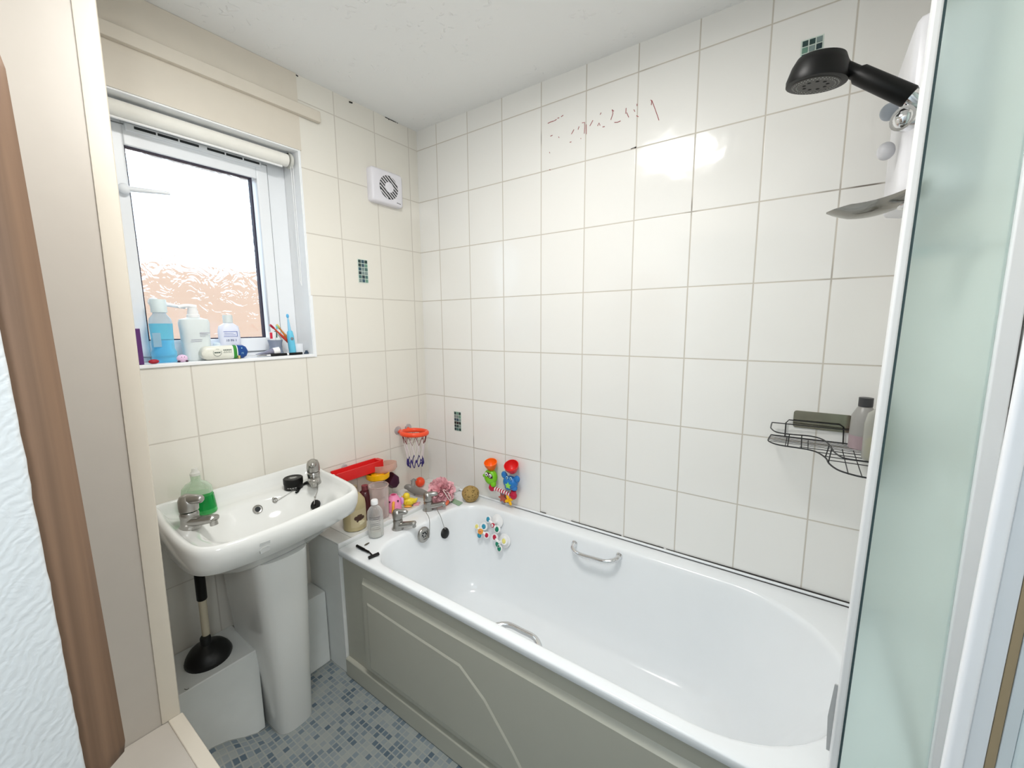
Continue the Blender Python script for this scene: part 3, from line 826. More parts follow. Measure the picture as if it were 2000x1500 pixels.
# ------------------------------------------------------------------ plunger
b = pZ(411, 1287, .318); tp = pX(388, 1112, .115)
t = thing('plunger', 'black rubber plunger with wooden handle on the boxing under the basin', 'plunger', (b.x - .012, b.y, .3195))
ax = (Vector((tp.x, tp.y, tp.z)) - Vector((b.x - .012, b.y, .40))).normalized()
mb = MB(); mb.lathe([(.0, .012), (.054, .006), (.066, .0), (.068, .006), (.064, .018), (.054, .034), (.038, .046), (.022, .053), (.016, .058), (.0155, .082), (.013, .086), (0, .086)], 36, RX(4) @ RY(5))
mb.build('cup', RUBBER, t)
mb = MB(); h0 = Vector((0, 0, .075)); mb.tube([h0, h0 + ax * .185], .0115, 16); mb.build('handle', mat('pale wood handle', (206, 196, 172), .6), t)
mb = MB(); mb.tube([h0 + ax * .140, h0 + ax * .143, h0 + ax * .285], [.013, .0148, .0148], 16); mb.build('grip', BLACK, t)

# ------------------------------------------------------------------ bottles and toys on the ledge
LZ, BZ = .5758, RZ_ + .0004


def lathe_part(t, name, prof, m, M=Matrix(), n=26):
    mb = MB(); mb.lathe(prof, n, M); return mb.build(name, m, t)


p = pZ(694, 1030, LZ)
t = thing('shampoo_bottle', 'beige plastic bottle with a dark flower label beside the basin rim', 'bottle', (p.x, p.y, LZ), 0)
lathe_part(t, 'bottle_body', [(0, 0), (.042, 0), (.047, .004), (.048, .10), (.045, .125), (.028, .150), (.016, .158), (0, .158)], mat('beige plastic', (186, 172, 132), .3))
lathe_part(t, 'cap', [(0, .1585), (.018, .1585), (.018, .185), (.016, .187), (0, .187)], mat('olive cap', (130, 118, 92), .4))
mb = MB(); mb.mi = 0
A0 = -52
mb.loft([[(.0484 * cos(R_(A0 + i * 8)), .0484 * sin(R_(A0 + i * 8)), z) for i in range(13)] for z in (.020, .095)], False)
mb.mi = 1
for a, z, r in ((-16, .060, .016), (-6, .068, .012), (4, .058, .014), (-10, .048, .012)): mb.ell((.0472 * cos(R_(A0 + 50 + a)), .0472 * sin(R_(A0 + 50 + a)), z), .002, r, r * .7, RZ(A0 + 50 + a), 10, 6)
mb.mi = 2
for a, z, r in ((-4, .044, .010), (10, .036, .010), (0, .032, .009)): mb.ell((.0474 * cos(R_(A0 + 50 + a)), .0474 * sin(R_(A0 + 50 + a)), z), .0022, r, r * .7, RZ(A0 + 50 + a), 10, 6)
mb.build('label', [mat('tan label', (196, 182, 146), .5), mat('dark brown print', (70, 46, 34), .5), mat('cream print', (224, 214, 180), .5)], t)
p = pZ(716, 1012, LZ)
t = thing('shampoo_bottle', 'dark maroon bottle squeezed between the beige and clear bottles', 'bottle', (p.x, p.y, LZ))
lathe_part(t, 'bottle_body', [(0, 0), (.026, 0), (.029, .003), (.029, .11), (.024, .125), (.012, .134), (0, .134)], mat('maroon plastic', (70, 16, 22), .3))
lathe_part(t, 'cap', [(0, .1345), (.014, .1345), (.014, .155), (0, .155)], mat('maroon cap', (120, 60, 66), .4))
p = pZ(735, 1022, LZ)
t = thing('clear_jar', 'wide clear plastic jug behind the clear bottle with white cap', 'jar', (p.x - .040, p.y + .05, LZ))
JR = clear('clear plastic jug', (248, 240, 238), .90)
mb = MB(); rg = [[(r * cos(2 * pi * i / 32), r * sin(2 * pi * i / 32), z) for i in range(32)] for r, z in ((.038, .002), (.041, .01), (.043, .14), (.044, .150), (.042, .150), (.0405, .14), (.039, .012), (.02, .006))]
mb.loft(rg, True, True, True); mb.build('jar_wall', JR, t)
mb = MB(); mb.torus((0, 0, .149), .043, .0022, Matrix(), 36, 8); mb.build('rim', clear('jug rim', (214, 190, 184), .5), t)
p = pZ(735, 1046, BZ)
t = thing('clear_bottle', 'tall clear bottle with white cap standing on the corner of the bath', 'bottle', (p.x, p.y, BZ), 0)
lathe_part(t, 'bottle_body', [(0, 0), (.028, 0), (.031, .003), (.032, .095), (.030, .112), (.021, .126), (.012, .133), (.011, .140), (0, .140)], clear('clear bottle plastic', (243, 244, 243), .88))
lathe_part(t, 'contents', [(0, .003), (.026, .003), (.028, .006), (.028, .028), (0, .028)], clear('pale lotion', (236, 234, 226), .25))
lathe_part(t, 'cap', [(0, .1405), (.0145, .1405), (.0145, .156), (.012, .159), (0, .159)], WPLAS)
mb = MB()
for z, a0, a1, h_ in [(.092 - .0085 * i, -86 + 3 * (i % 3), 2 - 7 * (i % 2), .0032 if i in (0, 1) else .0016) for i in range(7)]:
    mb.loft([[(.0324 * cos(R_(a0 + (a1 - a0) * j / 10)), .0324 * sin(R_(a0 + (a1 - a0) * j / 10)), zz) for j in range(11)] for zz in (z, z + h_)], False)
mb.build('print', mat('grey print', (120, 118, 120), .6), t)
# razor and clip on the bath rim
P = [pZ(x, y, BZ + .006) for x, y in ((697, 1066), (708, 1072), (720, 1078))]
t = thing('razor', 'black razor lying on the bath corner in front of the clear bottle', 'razor', P[1])
mb = MB(); mb.tube(spline([P[0], P[1], P[2]], 6), [.0052] * 4 + [.0058] * 4 + [.0045] * 5, 12); mb.build('razor_grip', BLACK, t, True)
q = pZ(727, 1085, BZ + .006); mb = MB(); mb.tube([P[2], pZ(723, 1080, BZ + .006), q], [.0032, .0026, .0036], 10)
d = (pZ(740, 1081, BZ) - pZ(721, 1089, BZ)).normalized(); c = pZ(730, 1085.5, BZ + .006)
mb.box(-.021, .021, -.005, .005, -.004, .004, T(*c) @ Matrix.Rotation(math.atan2(d.y, d.x), 4, 'Z') @ RX(30)); mb.build('razor_head', BLACK, t, True)
a, b = pZ(712, 1065, BZ + .003), pZ(721, 1060, BZ + .003)
tag(MB().tube([a, (a + b) / 2, b], [.0018, .0034, .0018], 8).build('hair_grip', mat('dull bronze', (88, 84, 70), .5), None), 'tiny dull metal clip lying beside the razor on the bath corner', 'clip')
# pink watering toy
p = pZ(773, 998, LZ)
t = thing('elephant_toy', 'pink plastic elephant watering toy with orange trunk on the tiled ledge', 'toy', (p.x - .006, p.y - .004, LZ), -30)
mb = MB(); mb.loft([[(w_ * cos(2 * pi * i / 24), d_ * sin(2 * pi * i / 24), z) for i in range(24)] for w_, d_, z in ((.020, .026, 0), (.028, .034, .004), (.029, .035, .03), (.024, .030, .055), (.018, .023, .070), (.014, .017, .076), (.014, .017, .080), (.010, .012, .080))], True, True, True); mb.build('toy_body', PINK, t, angle=60)
mb = MB(); mb.lathe([(0, .0802), (.011, .0802), (.011, .0808), (0, .0808)], 20); mb.build('filler_hole', plas('deep pink', (196, 60, 110)), t)
for s in (-1, 1):
    mb = MB(); mb.ell((.006, s * .036, .046), .014, .007, .018, RZ(s * 20)); mb.build('ear', LILAC if s > 0 else PINK, t)
mb = MB(); mb.tube(spline([(.022, -.004, .052), (.036, -.008, .046), (.042, -.010, .028), (.040, -.012, .010)], 6), .0062, 12); mb.build('trunk', AMBER, t)
for q in ((.020, -.022, .056), (.024, .016, .056)): mb = MB(); mb.ell(q, .004); mb.build('eye', PLUM, t)
mb = MB(); mb.tube(spline([(-.016, .0, .072), (-.040, .004, .066), (-.046, .004, .040), (-.028, .002, .02)], 6), .005, 10); mb.build('handle', PINK, t)
# duck
p = pZ(798, 988, LZ)
t = thing('rubber_duck', 'yellow rubber duck with orange feet behind the bath taps', 'toy', (p.x, p.y, LZ), 40)
mb = MB(); mb.ell((0, 0, .021), .028, .020, .020); mb.ell((-.008, 0, .050), .0165, .0155, .0165); mb.tube(spline([(.018, 0, .024), (.034, 0, .028), (.042, 0, .038)], 5), [.012] * 5 + [.009, .007, .006, .005, .004, .002], 12); mb.build('duck_body', DUCK, t)
mb = MB(); mb.ell((-.025, 0, .047), .008, .008, .0035); mb.build('beak', AMBER, t)
for s in (-1, 1):
    mb = MB(); mb.ell((.0, s * .017, .005), .020, .008, .0048); mb.build('foot', AMBER, t)
    mb = MB(); mb.ell((.008, s * .019, .024), .016, .004, .010); mb.build('wing', mat('yellow wing', (232, 206, 50), .4), t)
# grey shark toy
p = pZ(806, 965, LZ)
t = thing('shark_toy', 'grey rubber shark toy with raised tail beside the duck', 'toy', (p.x, p.y, LZ), 0)
c0, c1 = pZ(790, 952, LZ + .035) - t.location, pZ(838, 966, LZ + .030) - t.location
mb = MB(); P = spline([c0, c0 * .5 + Vector((0, 0, .020)), Vector((.006, 0, .026)), c1 * .55 + Vector((0, 0, .012)), c1], 5)
mb.tube(P, [.003 + .0165 * sin(pi * min(1, (i + 1) / (len(P) + 1))) ** .8 for i in range(len(P))], 14); mb.build('shark_body', GREYT, t)
tq = pZ(808, 937, LZ + .062) - t.location
mb = MB(); mb.tube([Vector((.0, .002, .030)), tq * .7 + Vector((0, 0, .016)), tq + Vector((0, 0, .0))], [.013, .011, .004], 12); mb.tube([tq + Vector((.006, .014, -.004)), tq, tq + Vector((-.006, -.016, -.001))], [.003, .008, .003], 10); mb.build('tail_fin', GREYT, t)
mb = MB(); mb.tube([Vector((.004, .0, .022)), Vector((.03, -.012, .006))], [.011, .003], 10); mb.build('side_fin', GREYT, t)
mb = MB(); e = c1 * .25 + Vector((.014, -.008, .026)); mb.ell(e, .0026); mb.build('eye', PLUM, t)
# orange ball
p = pZ(822, 952, LZ)
tag(MB().ell((0, 0, 0), .026, n=28, k=18).build('ball', NEON), 'small orange red ball behind the grey shark toy', 'ball').location = (p.x - .012, p.y + .006, LZ + .0262)
p = pZ(829, 944, LZ); 
# pink bath puff
p = pZ(853, 972, BZ)
t = thing('bath_puff', 'pink mesh bath puff with a white cord and green tag at the bath corner', 'bath puff', (.262, -.165, BZ + .056))
PUFF = mat('pink netting', (255, 196, 203), .85, spec=.2); PUFF2 = mat('orange netting', (255, 128, 92), .75)
mb = MB()
for i in range(46):
    v = Vector((random.gauss(0, 1), random.gauss(0, 1), random.gauss(0, 1))).normalized()
    u = v.orthogonal().normalized(); w_ = v.cross(u); rad = .053 + .009 * random.random(); nn = 22; wav = random.choice((3, 4, 5)); ph = random.random() * 6
    sp_ = .030 + .006 * random.random(); base_ = v * .010
    r1 = []; r2 = []; r0 = []
    for k_ in range(nn):
        a = 2 * pi * k_ / nn; rr_ = sp_ * (1 + .28 * sin(wav * a + ph)); d_ = u * cos(a) + w_ * sin(a)
        r0.append(base_ + d_ * .004); r1.append(v * rad * .70 + d_ * rr_ * .6); r2.append((v * rad * (.92 + .1 * sin(wav * a + ph + 1)) + d_ * rr_ * .95))
    for rr2 in (r1, r2):
        for k_ in range(nn):
            if rr2[k_].z < -.055: rr2[k_].z = -.055
    mb.loft([r0, r1, r2], True)
for v in mb.bm.verts:                           # keep clear of the floor of the rim
    v.co.z = max(v.co.z, -.0548)
puff = mb.build('netting', PUFF, t, angle=80)
mb = MB(); mb.torus((.030, -.020, -.044), .022, .009, RX(12), 24, 8); mb.build('netting_fold', PUFF2, t)
a = [pZ(x, y, BZ + z_) for x, y, z_ in ((865, 957, .082), (871, 966, .068), (879, 978, .030), (880, 972, .040), (873, 960, .072), (865, 956, .083))]
mb = MB(); mb.tube(spline(a, 5, False), .0017, 8); mb.build('cord', mat('white cord', (248, 240, 232), .6), t, True)
a = [pZ(x, y, BZ + .002) for x, y in ((880, 980), (886, 974), (904, 982), (896, 988))]
mb = MB(); mb.loft([[v for v in a], [v + Vector((0, 0, .0016)) for v in a]], True, True, True); mb.ell(pZ(880, 979.5, BZ + .005), .004); mb.build('tag', mat('sage green card', (160, 192, 160), .6), t, True, smooth=False)
# natural sponge
p = pZ(905, 972, BZ)
k = NT('natural sponge'); vo = k.n('ShaderNodeTexVoronoi'); vo.inputs['Scale'].default_value = 130; k.l(k.obj(), vo.inputs['Vector'])
mr = k.n('ShaderNodeMapRange', interpolation_type='SMOOTHSTEP'); mr.inputs[1].default_value = .18; mr.inputs[2].default_value = .40; k.l(vo.outputs['Distance'], mr.inputs[0])
m3 = k.n('ShaderNodeMapRange', interpolation_type='SMOOTHSTEP'); m3.inputs[1].default_value = .50; m3.inputs[2].default_value = .56; k.l(k.noise(60, 2, k.obj()), m3.inputs[0])
hole = k.math('MULTIPLY', k.math('SUBTRACT', 1, mr.outputs[0]), m3.outputs[0])
k.l(k.mix(hole, lin((176, 146, 88)), lin((70, 54, 28))), k.b.inputs['Base Color']); k.b.inputs['Roughness'].default_value = .9
k.bump(k.math('SUBTRACT', k.noise(90, 4, k.obj()), k.math('MULTIPLY', hole, 2)), .8, .006)
mb = MB(); mb.ell((0, 0, 0), .044, .043, .041, n=32, k=20)
for v in mb.bm.verts: v.co *= 1 + .05 * noise.noise(v.co * 40); v.co.z = max(v.co.z, -.036)
tag(mb.build('sponge', k.m), 'round brown natural sponge full of holes on the bath corner', 'sponge').location = (.375, -.075, BZ + .0365)
# pink starfish by the bath tap
p = pZ(812, 986, LZ)
mb = MB(); poly = []
for i in range(10): r = .024 if i % 2 == 0 else .012; poly.append((r * cos(i * pi / 5), r * sin(i * pi / 5)))
mb.prism(poly, 0, .008)
tag(mb.build('starfish_toy', plas('pale pink vinyl', (248, 176, 186)), bevel=.002), 'flat pale pink starfish toy beside the yellow duck', 'toy').location = (p.x - .004, p.y + .004, LZ)
# unseen block added over the camera's doorway to cut off high hall light
struct(MB().box(.9, 1.942, -1.75, -1.515, 2.02, ZC - .001).build('hall_light_block', plaster('light block paint', (236, 236, 232)), smooth=False))
# ceiling lamp
t = thing('ceiling_lamp', 'round flush ceiling lamp near the middle of the bathroom ceiling', 'lamp', (1.04, -.98, ZC))
lathe_part(t, 'lamp_base', [(0, -.001), (.20, -.001), (.20, -.026), (.19, -.032), (0, -.032)], WPLAS)

# ------------------------------------------------------------------ basketball hoop toy on the window wall
hc = pX(809, 845, .088)
t = thing('basketball_hoop', 'orange toy basketball hoop with string net stuck to the tiles in the corner', 'toy', hc)
mb = MB(); mb.torus((0, 0, 0), .065, .0095, SCL(1, 1, 1.25) @ RX(-3), 44, 12); mb.build('hoop', NEON, t)
for sy in (-1, 1): mb = MB(); mb.tube([(-.058, sy * .020, 0), (-.082, sy * .031, .003)], [.009, .010], 10); mb.build('bracket', NEON, t)
for y in (-.032, .036):
    mb = MB(); mb.lathe([(0, 0), (.022, .0), (.019, .004), (.008, .008), (.006, .014), (0, .014)], 24, T(-.0878, y, .006) @ RY(90)); mb.build('suction_cup', clear('suction cup plastic', (226, 220, 220), .6), t)
NR = mat('dark red string', (126, 40, 50), .8); NW = mat('white string', (238, 228, 230), .8); NB = mat('purple string', (56, 44, 120), .8)
mb = MB(); n_ = 10
for i in range(n_):
    a0, a1 = 2 * pi * i / n_, 2 * pi * (i + 1) / n_; am = (a0 + a1) / 2
    mb.mi = 0; rr_ = .064; d = .046 + .012 * random.random()
    mb.tube([(rr_ * cos(a0), rr_ * sin(a0), -.004), (.052 * cos(am), .052 * sin(am), -d), (rr_ * cos(a1), rr_ * sin(a1), -.004)], .0017, 6)
    mb.mi = 1; rb = .040
    mb.tube([(.052 * cos(am), .052 * sin(am), -d), (rb * cos(am + .3), rb * sin(am + .3), -.135)], .0015, 6)
    mb.tube([(.052 * cos(am), .052 * sin(am), -d), (rb * cos(am - .3), rb * sin(am - .3), -.130)], .0015, 6)
    mb.mi = 2
    P = [(rb * cos(am - .3), rb * sin(am - .3), -.130), (rb * 1.05 * cos(am - .1), rb * 1.05 * sin(am - .1), -.150 - .012 * random.random()), (rb * .9 * cos(am + .05), rb * .9 * sin(am + .05), -.168 - .012 * random.random()), (rb * 1.05 * cos(am + .2), rb * 1.05 * sin(am + .2), -.15), (rb * cos(am + .33), rb * sin(am + .33), -.133)]
    mb.tube(spline(P, 5), .0022, 6)
mb.build('net', [NR, NW, NB], t)

# ------------------------------------------------------------------ red slide toy
a, b = pX(655, 932, .036), pX(737, 906, .036)
t = thing('marble_slide_toy', 'red bath slide toy with yellow spiral bowl and plum scoop on the window wall', 'toy', a)
d = (b - a); L = d.length; ang = math.atan2(d.z, d.y)
M0 = T(0, 0, 0) @ Matrix.Rotation(ang, 4, 'X')
mb = MB()
mb.loft([[(x, y, z) for x, z in ((-.030, .022), (-.025, .022), (-.022, -.006), (.014, -.012), (.016, .018), (.022, .018), (.021, -.028), (-.029, -.026))] for y in (-.004, L + .01)], True, True, True, M0)
mb.box(-.026, .017, L + .002, L + .022, -.020, .020, M0)
mb.build('chute', RED, t, angle=30)
mb = MB(); mb.ell((0, -.012, .004), .0125, M=Matrix()); mb.build('ball_end', WPLAS, t)
mb = MB(); mb.lathe([(0, 0), (.016, 0), (.013, .004), (0, .005)], 20, T(-.031, L * .3, L * .3 * sin(ang) + .02) @ RY(90)); mb.build('suction_cup', clear('suction cup two', (226, 220, 220), .6), t)
c = pX(738, 931, .058) - a
mb = MB(); mb.lathe([(.026, -.006), (.044, -.010), (.054, -.002), (.056, .022), (.052, .022), (.049, .003), (.036, .003), (.030, .020), (.026, .018)], 36, T(*c)); mb.build('spiral_bowl', YELLOW, t)
c2 = pX(751, 915, .050) - a
mb = MB(); mb.lathe([(.028, -.006), (.050, -.012), (.060, .0), (.061, .026), (.059, .026), (.057, .001), (.048, -.009), (.029, -.003)], 36, T(*c2) @ RY(-6)); mb.build('clear_bowl', CLEARP, t)
mb = MB(); mb.lathe([(0, .004), (.025, .004), (.025, .0065), (0, .0065)], 24, T(*c)); mb.build('bowl_floor', PLUM, t)
c3 = pX(766, 938, .062) - a
mb = MB(); mb.loft([[(x, y, z) for y, z in ((-.038 * f, -.006 * f), (.0, .042 * f), (.030 * f, .014 * f), (.032 * f, -.022 * f), (.012 * f, -.040 * f), (-.012 * f, -.036 * f))] for x, f in ((-.024, .8), (-.010, 1), (.010, 1), (.020, .86), (.022, .6))], True, True, True, T(*c3)); mb.tube([c3 + Vector((0, -.03, -.006)), c3 + Vector((-.004, -.048, .006))], .006, 8); mb.build('scoop', PLUM, t, angle=35)

# ------------------------------------------------------------------ water wheel toy on the bath wall
def q(x, y, Y=-.034): return pY(x, y, Y)


o0 = q(980, 945, 0)
t = thing('water_wheel_toy', 'colourful two funnel water wheel toy stuck to the tiles above the bath', 'toy', o0)


def funnel(name, m, x, y, r, tilt):
    c = q(x, y) - o0; mb = MB()
    mb.lathe([(.006, -.024), (r * .55, -.020), (r * .92, .004), (r * .98, .020), (r * .90, .020), (r * .8, .002), (r * .4, -.014), (.003, -.016)], 30, T(*c) @ RX(tilt) @ RY(6)); mb.build(name, m, t)


funnel('orange_funnel', ORANGE, 959, 909, .033, 20)
funnel('red_funnel', RED, 1000, 914, .036, 30)
c = q(958.5, 931) - o0
mb = MB(); mb.ell(c, .037, .026, .040); mb.ell(c + Vector((.018, -.004, -.030)), .016, .014, .018); mb.ell(c + Vector((-.036, -.004, .0)), .010, .008, .009); mb.build('green_head', GREEN, t, True)if False else mb.build('green_head', GREEN, t)
mb = MB(); mb.ell(q(955, 928.5, -.0555) - o0, .026, .006, .0125, RY(14) @ RZ(-8))
mb.build('mask', PLUM, t)
for ex, ey in ((950, 926.5), (957, 929.5)):
    e = q(ex, ey, -.0605) - o0; mb = MB(); mb.ell(e, .0088, .003, .0098); eye = mb.build('eye', WPLAS, t)
    mb = MB(); mb.ell(e + Vector((.001, -.0025, .0)), .0036, .0016, .0046); mb.build('pupil', BLACK, eye)
c = q(997, 942) - o0
mb = MB(); mb.ell(c, .040, .026, .032); mb.ell(c + Vector((.022, 0, -.024)), .016, .014, .014); mb.ell(c + Vector((-.012, 0, -.027)), .020, .014, .014); mb.build('blue_body', BLUE, t)
for dx, dz in ((-.034, .030), (.038, .024)):
    mb = MB(); mb.ell(c + Vector((dx, -.002, dz)), .0165, .010, .0185, RY(-25 if dx < 0 else 30)); mb.build('claw', BLUE, t)
for ex, ey in ((990, 933), (997.5, 935)):
    e = q(ex, ey, -.0575) - o0; mb = MB(); mb.ell(e, .0068, .003, .0080); eye = mb.build('eye', mat('pale blue eye', (150, 200, 235), .4), t)
    mb = MB(); mb.ell(e + Vector((.001, -.0025, 0)), .0028, .0016, .0038); mb.build('pupil', BLACK, eye)
poly = [((.0165 if i % 2 == 0 else .0085) * cos(pi / 2 + i * pi / 5), (.0165 if i % 2 == 0 else .0085) * sin(pi / 2 + i * pi / 5)) for i in range(10)]
mb = MB(); mb.prism(poly, 0, .006, T(*(q(993, 948, -.056) - o0)) @ RX(90)); mb.build('star', mat('lime star', (150, 224, 90), .4), t)
ca, cb = q(961, 952) - o0, q(1003, 968) - o0
for e, nm in ((ca, 'pipe_end'), (cb, 'pipe_end')):
    mb = MB(); mb.ell(e, .017, .016, .019); mb.tube([e, e + Vector((0, 0, .024))], .013, 14); mb.build(nm, CRIM, t)
mb = MB(); N = 15
for i in range(N):
    mb.mi = i % 2; u0, u1 = i / N, (i + 1) / N; P0, P1 = ca + (cb - ca) * (.1 + .8 * u0), ca + (cb - ca) * (.1 + .8 * u1)
    mb.tube([P0, P1], .0098, 16)
mb.build('striped_pipe', [CRIM, mat('white stripe', (244, 236, 236), .35)], t)
c = q(982, 972, -.024) - o0
mb = MB(); poly = [((.026 if i % 2 == 0 else .013) * cos(i * pi / 6), (.026 if i % 2 == 0 else .013) * sin(i * pi / 6)) for i in range(12)]
mb.prism(poly, -.004, .004, T(*c) @ RX(90)); mb.build('gear', mat('dull red gear', (186, 92, 74), .5), t)
mb = MB(); mb.box(-.010, .010, -.002, .010, -.026, .034, T(*c)); mb.build('gear_bracket', mat('grey blue bracket', (140, 140, 156), .5), t)
c = q(994, 977, -.040) - o0
for i in range(4):
    mb = MB(); a = i * pi / 2 + .5; mb.ell(c + Vector((.014 * cos(a), 0, .014 * sin(a))), .013, .005, .008, RY(-math.degrees(a))); mb.build('propeller_blade', YELLOW, t)
mb = MB(); mb.tube([c + Vector((0, -.008, 0)), (c.x, -.006, c.z)], .005, 12); mb.build('propeller_hub', YELLOW, t)
for x, y in ((962, 930), (999, 940)):
    e = pY(x, y, 0) - o0; mb = MB(); mb.lathe([(0, .0008), (.022, .0008), (.012, .008), (.008, .016), (0, .016)], 22, T(*e) @ RX(90)); mb.build('suction_cup', clear('suction cup three', (226, 226, 226), .6), t)

# ------------------------------------------------------------------ spinner toys stuck inside the bath
tub = bpy.data.objects['tub']


def spinner(label, cx_, cy_, lobes, face=None, base=(0, 0), bs=0):
    p, n = hit(tub, cx_, cy_)
    n = (n + Vector((0, -.15, .1))).normalized()
    t = thing('spinner_toy', label, 'toy', p + n * .001, group='spinner toys')
    u = Vector((1, 0, 0)); u = (u - n * u.dot(n)).normalized(); v = n.cross(u)
    if v.z < 0: v = -v; 
    def at(px, py, h):
        dd = ray(px, py); tt = (p + n * h - CAM).dot(n) / dd.dot(n); return CAM + dd * tt - p
    bx = at(base[0], base[1], .004) if bs else Vector((0, 0, 0))
    mb = MB(); r = bs or .022
    mb.lathe([(0, .0005), (r, .0005), (r * .96, .004), (r * .5, .009), (.008, .012), (.008, .022), (0, .022)], 26, T(*bx) @ along(n)); mb.build('suction_base', WPLAS, t)
    h = .024
    c = at(cx_, cy_, h)
    for (px, py, r, m, dr) in lobes:
        e = at(px, py, h); mb = MB(); mb.lathe([(0, -.004), (r * .9, -.004), (r, 0), (r * .9, .004), (0, .004)], 24, T(*e) @ along(n)); mb.tube([c, e], .007, 10)
        lb = mb.build('lobe', WPLAS, t)
        mb = MB(); mb.ell((0, 0, .004), dr, dr * 1.15, .004, n=18, k=8); mb.bm.transform(T(*e) @ along(n)); mb.build('button', m, lb)
    if face:
        px, py, m, r = face; e = at(px, py, h + .006); mb = MB(); mb.lathe([(0, -.004), (r, -.004), (r, .002), (r * .9, .004), (0, .004)], 24, T(*e) @ along(n)); hb = mb.build('hub', m[0], t)
        mb = MB(); mb.ell((0, 0, .004), r * .66, r * .66, .003, n=18, k=8); mb.bm.transform(T(*e) @ along(n)); mb.build('hub_face', m[1], hb)
        mb = MB()
        for sx in (-1, 1): mb = MB(); mb.ell((sx * r * .28, r * .15, .0066), .0016, n=8, k=6); mb.bm.transform(T(*e) @ along(n)); mb.build('hub_eye', BLACK, hb)


spinner('left white spinner toy with orange face in the middle, stuck inside the bath', 938, 1036, [(932, 1028, .0145, LEMON, .009), (945.5, 1028, .0195, TEAL, .0105), (937, 1045, .014, TEAL, .011), (951, 1045, .0165, CRIM, .0095)], (938.5, 1038, (AMBER, PEACH), .0135))
spinner('upper white spinner toy with red hub, stuck just under the rim of the bath', 963, 1024, [(954.5, 1014, .017, TEAL, .0105), (971.5, 1033.5, .018, DKGRN, .011)], (962.5, 1026, (CRIM, WPLAS), .010), (972, 1018), .033)
spinner('lower white spinner toy with pale yellow and green buttons, stuck inside the bath', 974, 1060, [(967, 1049, .018, CRIM, .0105), (985, 1056.5, .020, LEMON, .0105), (972.5, 1062, .0155, DKGRN, .0115), (976, 1071, .0155, DKGRN, .0105)], (975, 1066, (WPLAS, DKGRN), .007), (986, 1056), .033)

# ------------------------------------------------------------------ extractor fan
t = thing('extractor_fan', 'white square extractor fan with round louvred grille above the mosaic', 'fan', (0, -.222, 2.075))
mb = MB(); mb.loft([[(x, y, z) for y, z in rrect(-.089 + d, .089 - d, -.075 + d, .075 - d, .012, .012, 5, 1)] for x, d in ((.0005, 0), (.026, .0), (.034, .005), (.036, .012))], True, True, True); mb.build('cover', mat('fan plastic', (236, 234, 240), .35), t, angle=60)
mb = MB(); mb.lathe([(.0, .0363), (.0525, .0363), (.0525, .0368), (0, .0368)], 36, RY(90) @ T(.0, .004, 0)); gr = mb.build('grille', DARK, t)
for i in range(8):
    o = -.0455 + i * .013; hl = math.sqrt(max(0, .052 ** 2 - o * o))
    mb = MB(); mb.box(.0366, .0392, -hl, hl, -.0026, .0026, RX(-38) @ T(0, 0, o)); mb.bm.transform(T(0, .004, 0)); mb.build('louvre', mat('louvre plastic', (226, 222, 226), .4) if i == 0 else bpy.data.materials['louvre plastic'], gr, smooth=False)
mb = MB(); mb.lathe([(0, .036), (.0235, .036), (.0235, .0405), (.020, .0415), (0, .0415)], 28, RY(90) @ T(0, .004, 0)); mb.build('centre_cap', bpy.data.materials['fan plastic'], t)
mb = MB()
for i in range(3): mb.box(.036, .0366, .048 + i * .008, .054 + i * .008, -.061 - i * .0008, -.057 - i * .0008)
mb.build('maker_mark', mat('grey mark', (120, 120, 124), .6), t, smooth=False)

# ------------------------------------------------------------------ shower
YS = -.42
def s_(x, y, Y=YS): return pY(x, y, Y)


t = thing('electric_shower', 'white electric shower box on the end wall behind the screen', 'shower', (1.941, -.24, 1.87))
mb = MB(); mb.loft([[(x, y, z) for y, z in rrect(-.36 + d, -.10 - d, 1.69 + d, 2.04 - d, .02, .02, 5, 1)] for x, d in ((1.941, 0), (1.86, 0), (1.834, .004), (1.828, .010), (1.825, .020))], True, True, True); mb.build('shower_case', mat('shower plastic', (238, 238, 242), .3), t, True, angle=60)
for x, y, r in ((1722, 222, .016), (1716, 298, .017)):
    c = pY(x, y, -.30); mb = MB(); mb.ell((c.x + .012, c.y, c.z), .016, r * .9, r * 1.1); mb.build('dial', mat('pale blue grey dial', (188, 196, 206), .35) if r < .0165 else mat('pale grey dial', (212, 212, 216), .35), t, True)
t = thing('shower_rail', 'chrome shower riser rail with holder and soap dish on the end wall', 'rail', (1.845, YS, 1.80))
mb = MB(); mb.tube([(1.848, YS, 1.56), (1.848, YS, 2.12)], .0095, 16); mb.tube([(1.848, YS, 1.57), (1.941, YS, 1.57)], .012, 14); mb.tube([(1.848, YS, 2.11), (1.941, YS, 2.11)], .012, 14); mb.build('riser_tube', CHROME, t, True)
b_ = s_(1769, 232); mb = MB(); mb.ell((b_.x, YS, b_.z), .020); mb.tube([(b_.x, YS, b_.z), (1.85, YS, b_.z)], .014, 14); mb.tube([(b_.x - .006, YS - .008, b_.z), (b_.x + .006, YS + .008, b_.z)], .022, 18); mb.build('holder', CHROME, t, True)
da, dbb = s_(1614, 413), s_(1762, 396)
mb = MB(); rg = []
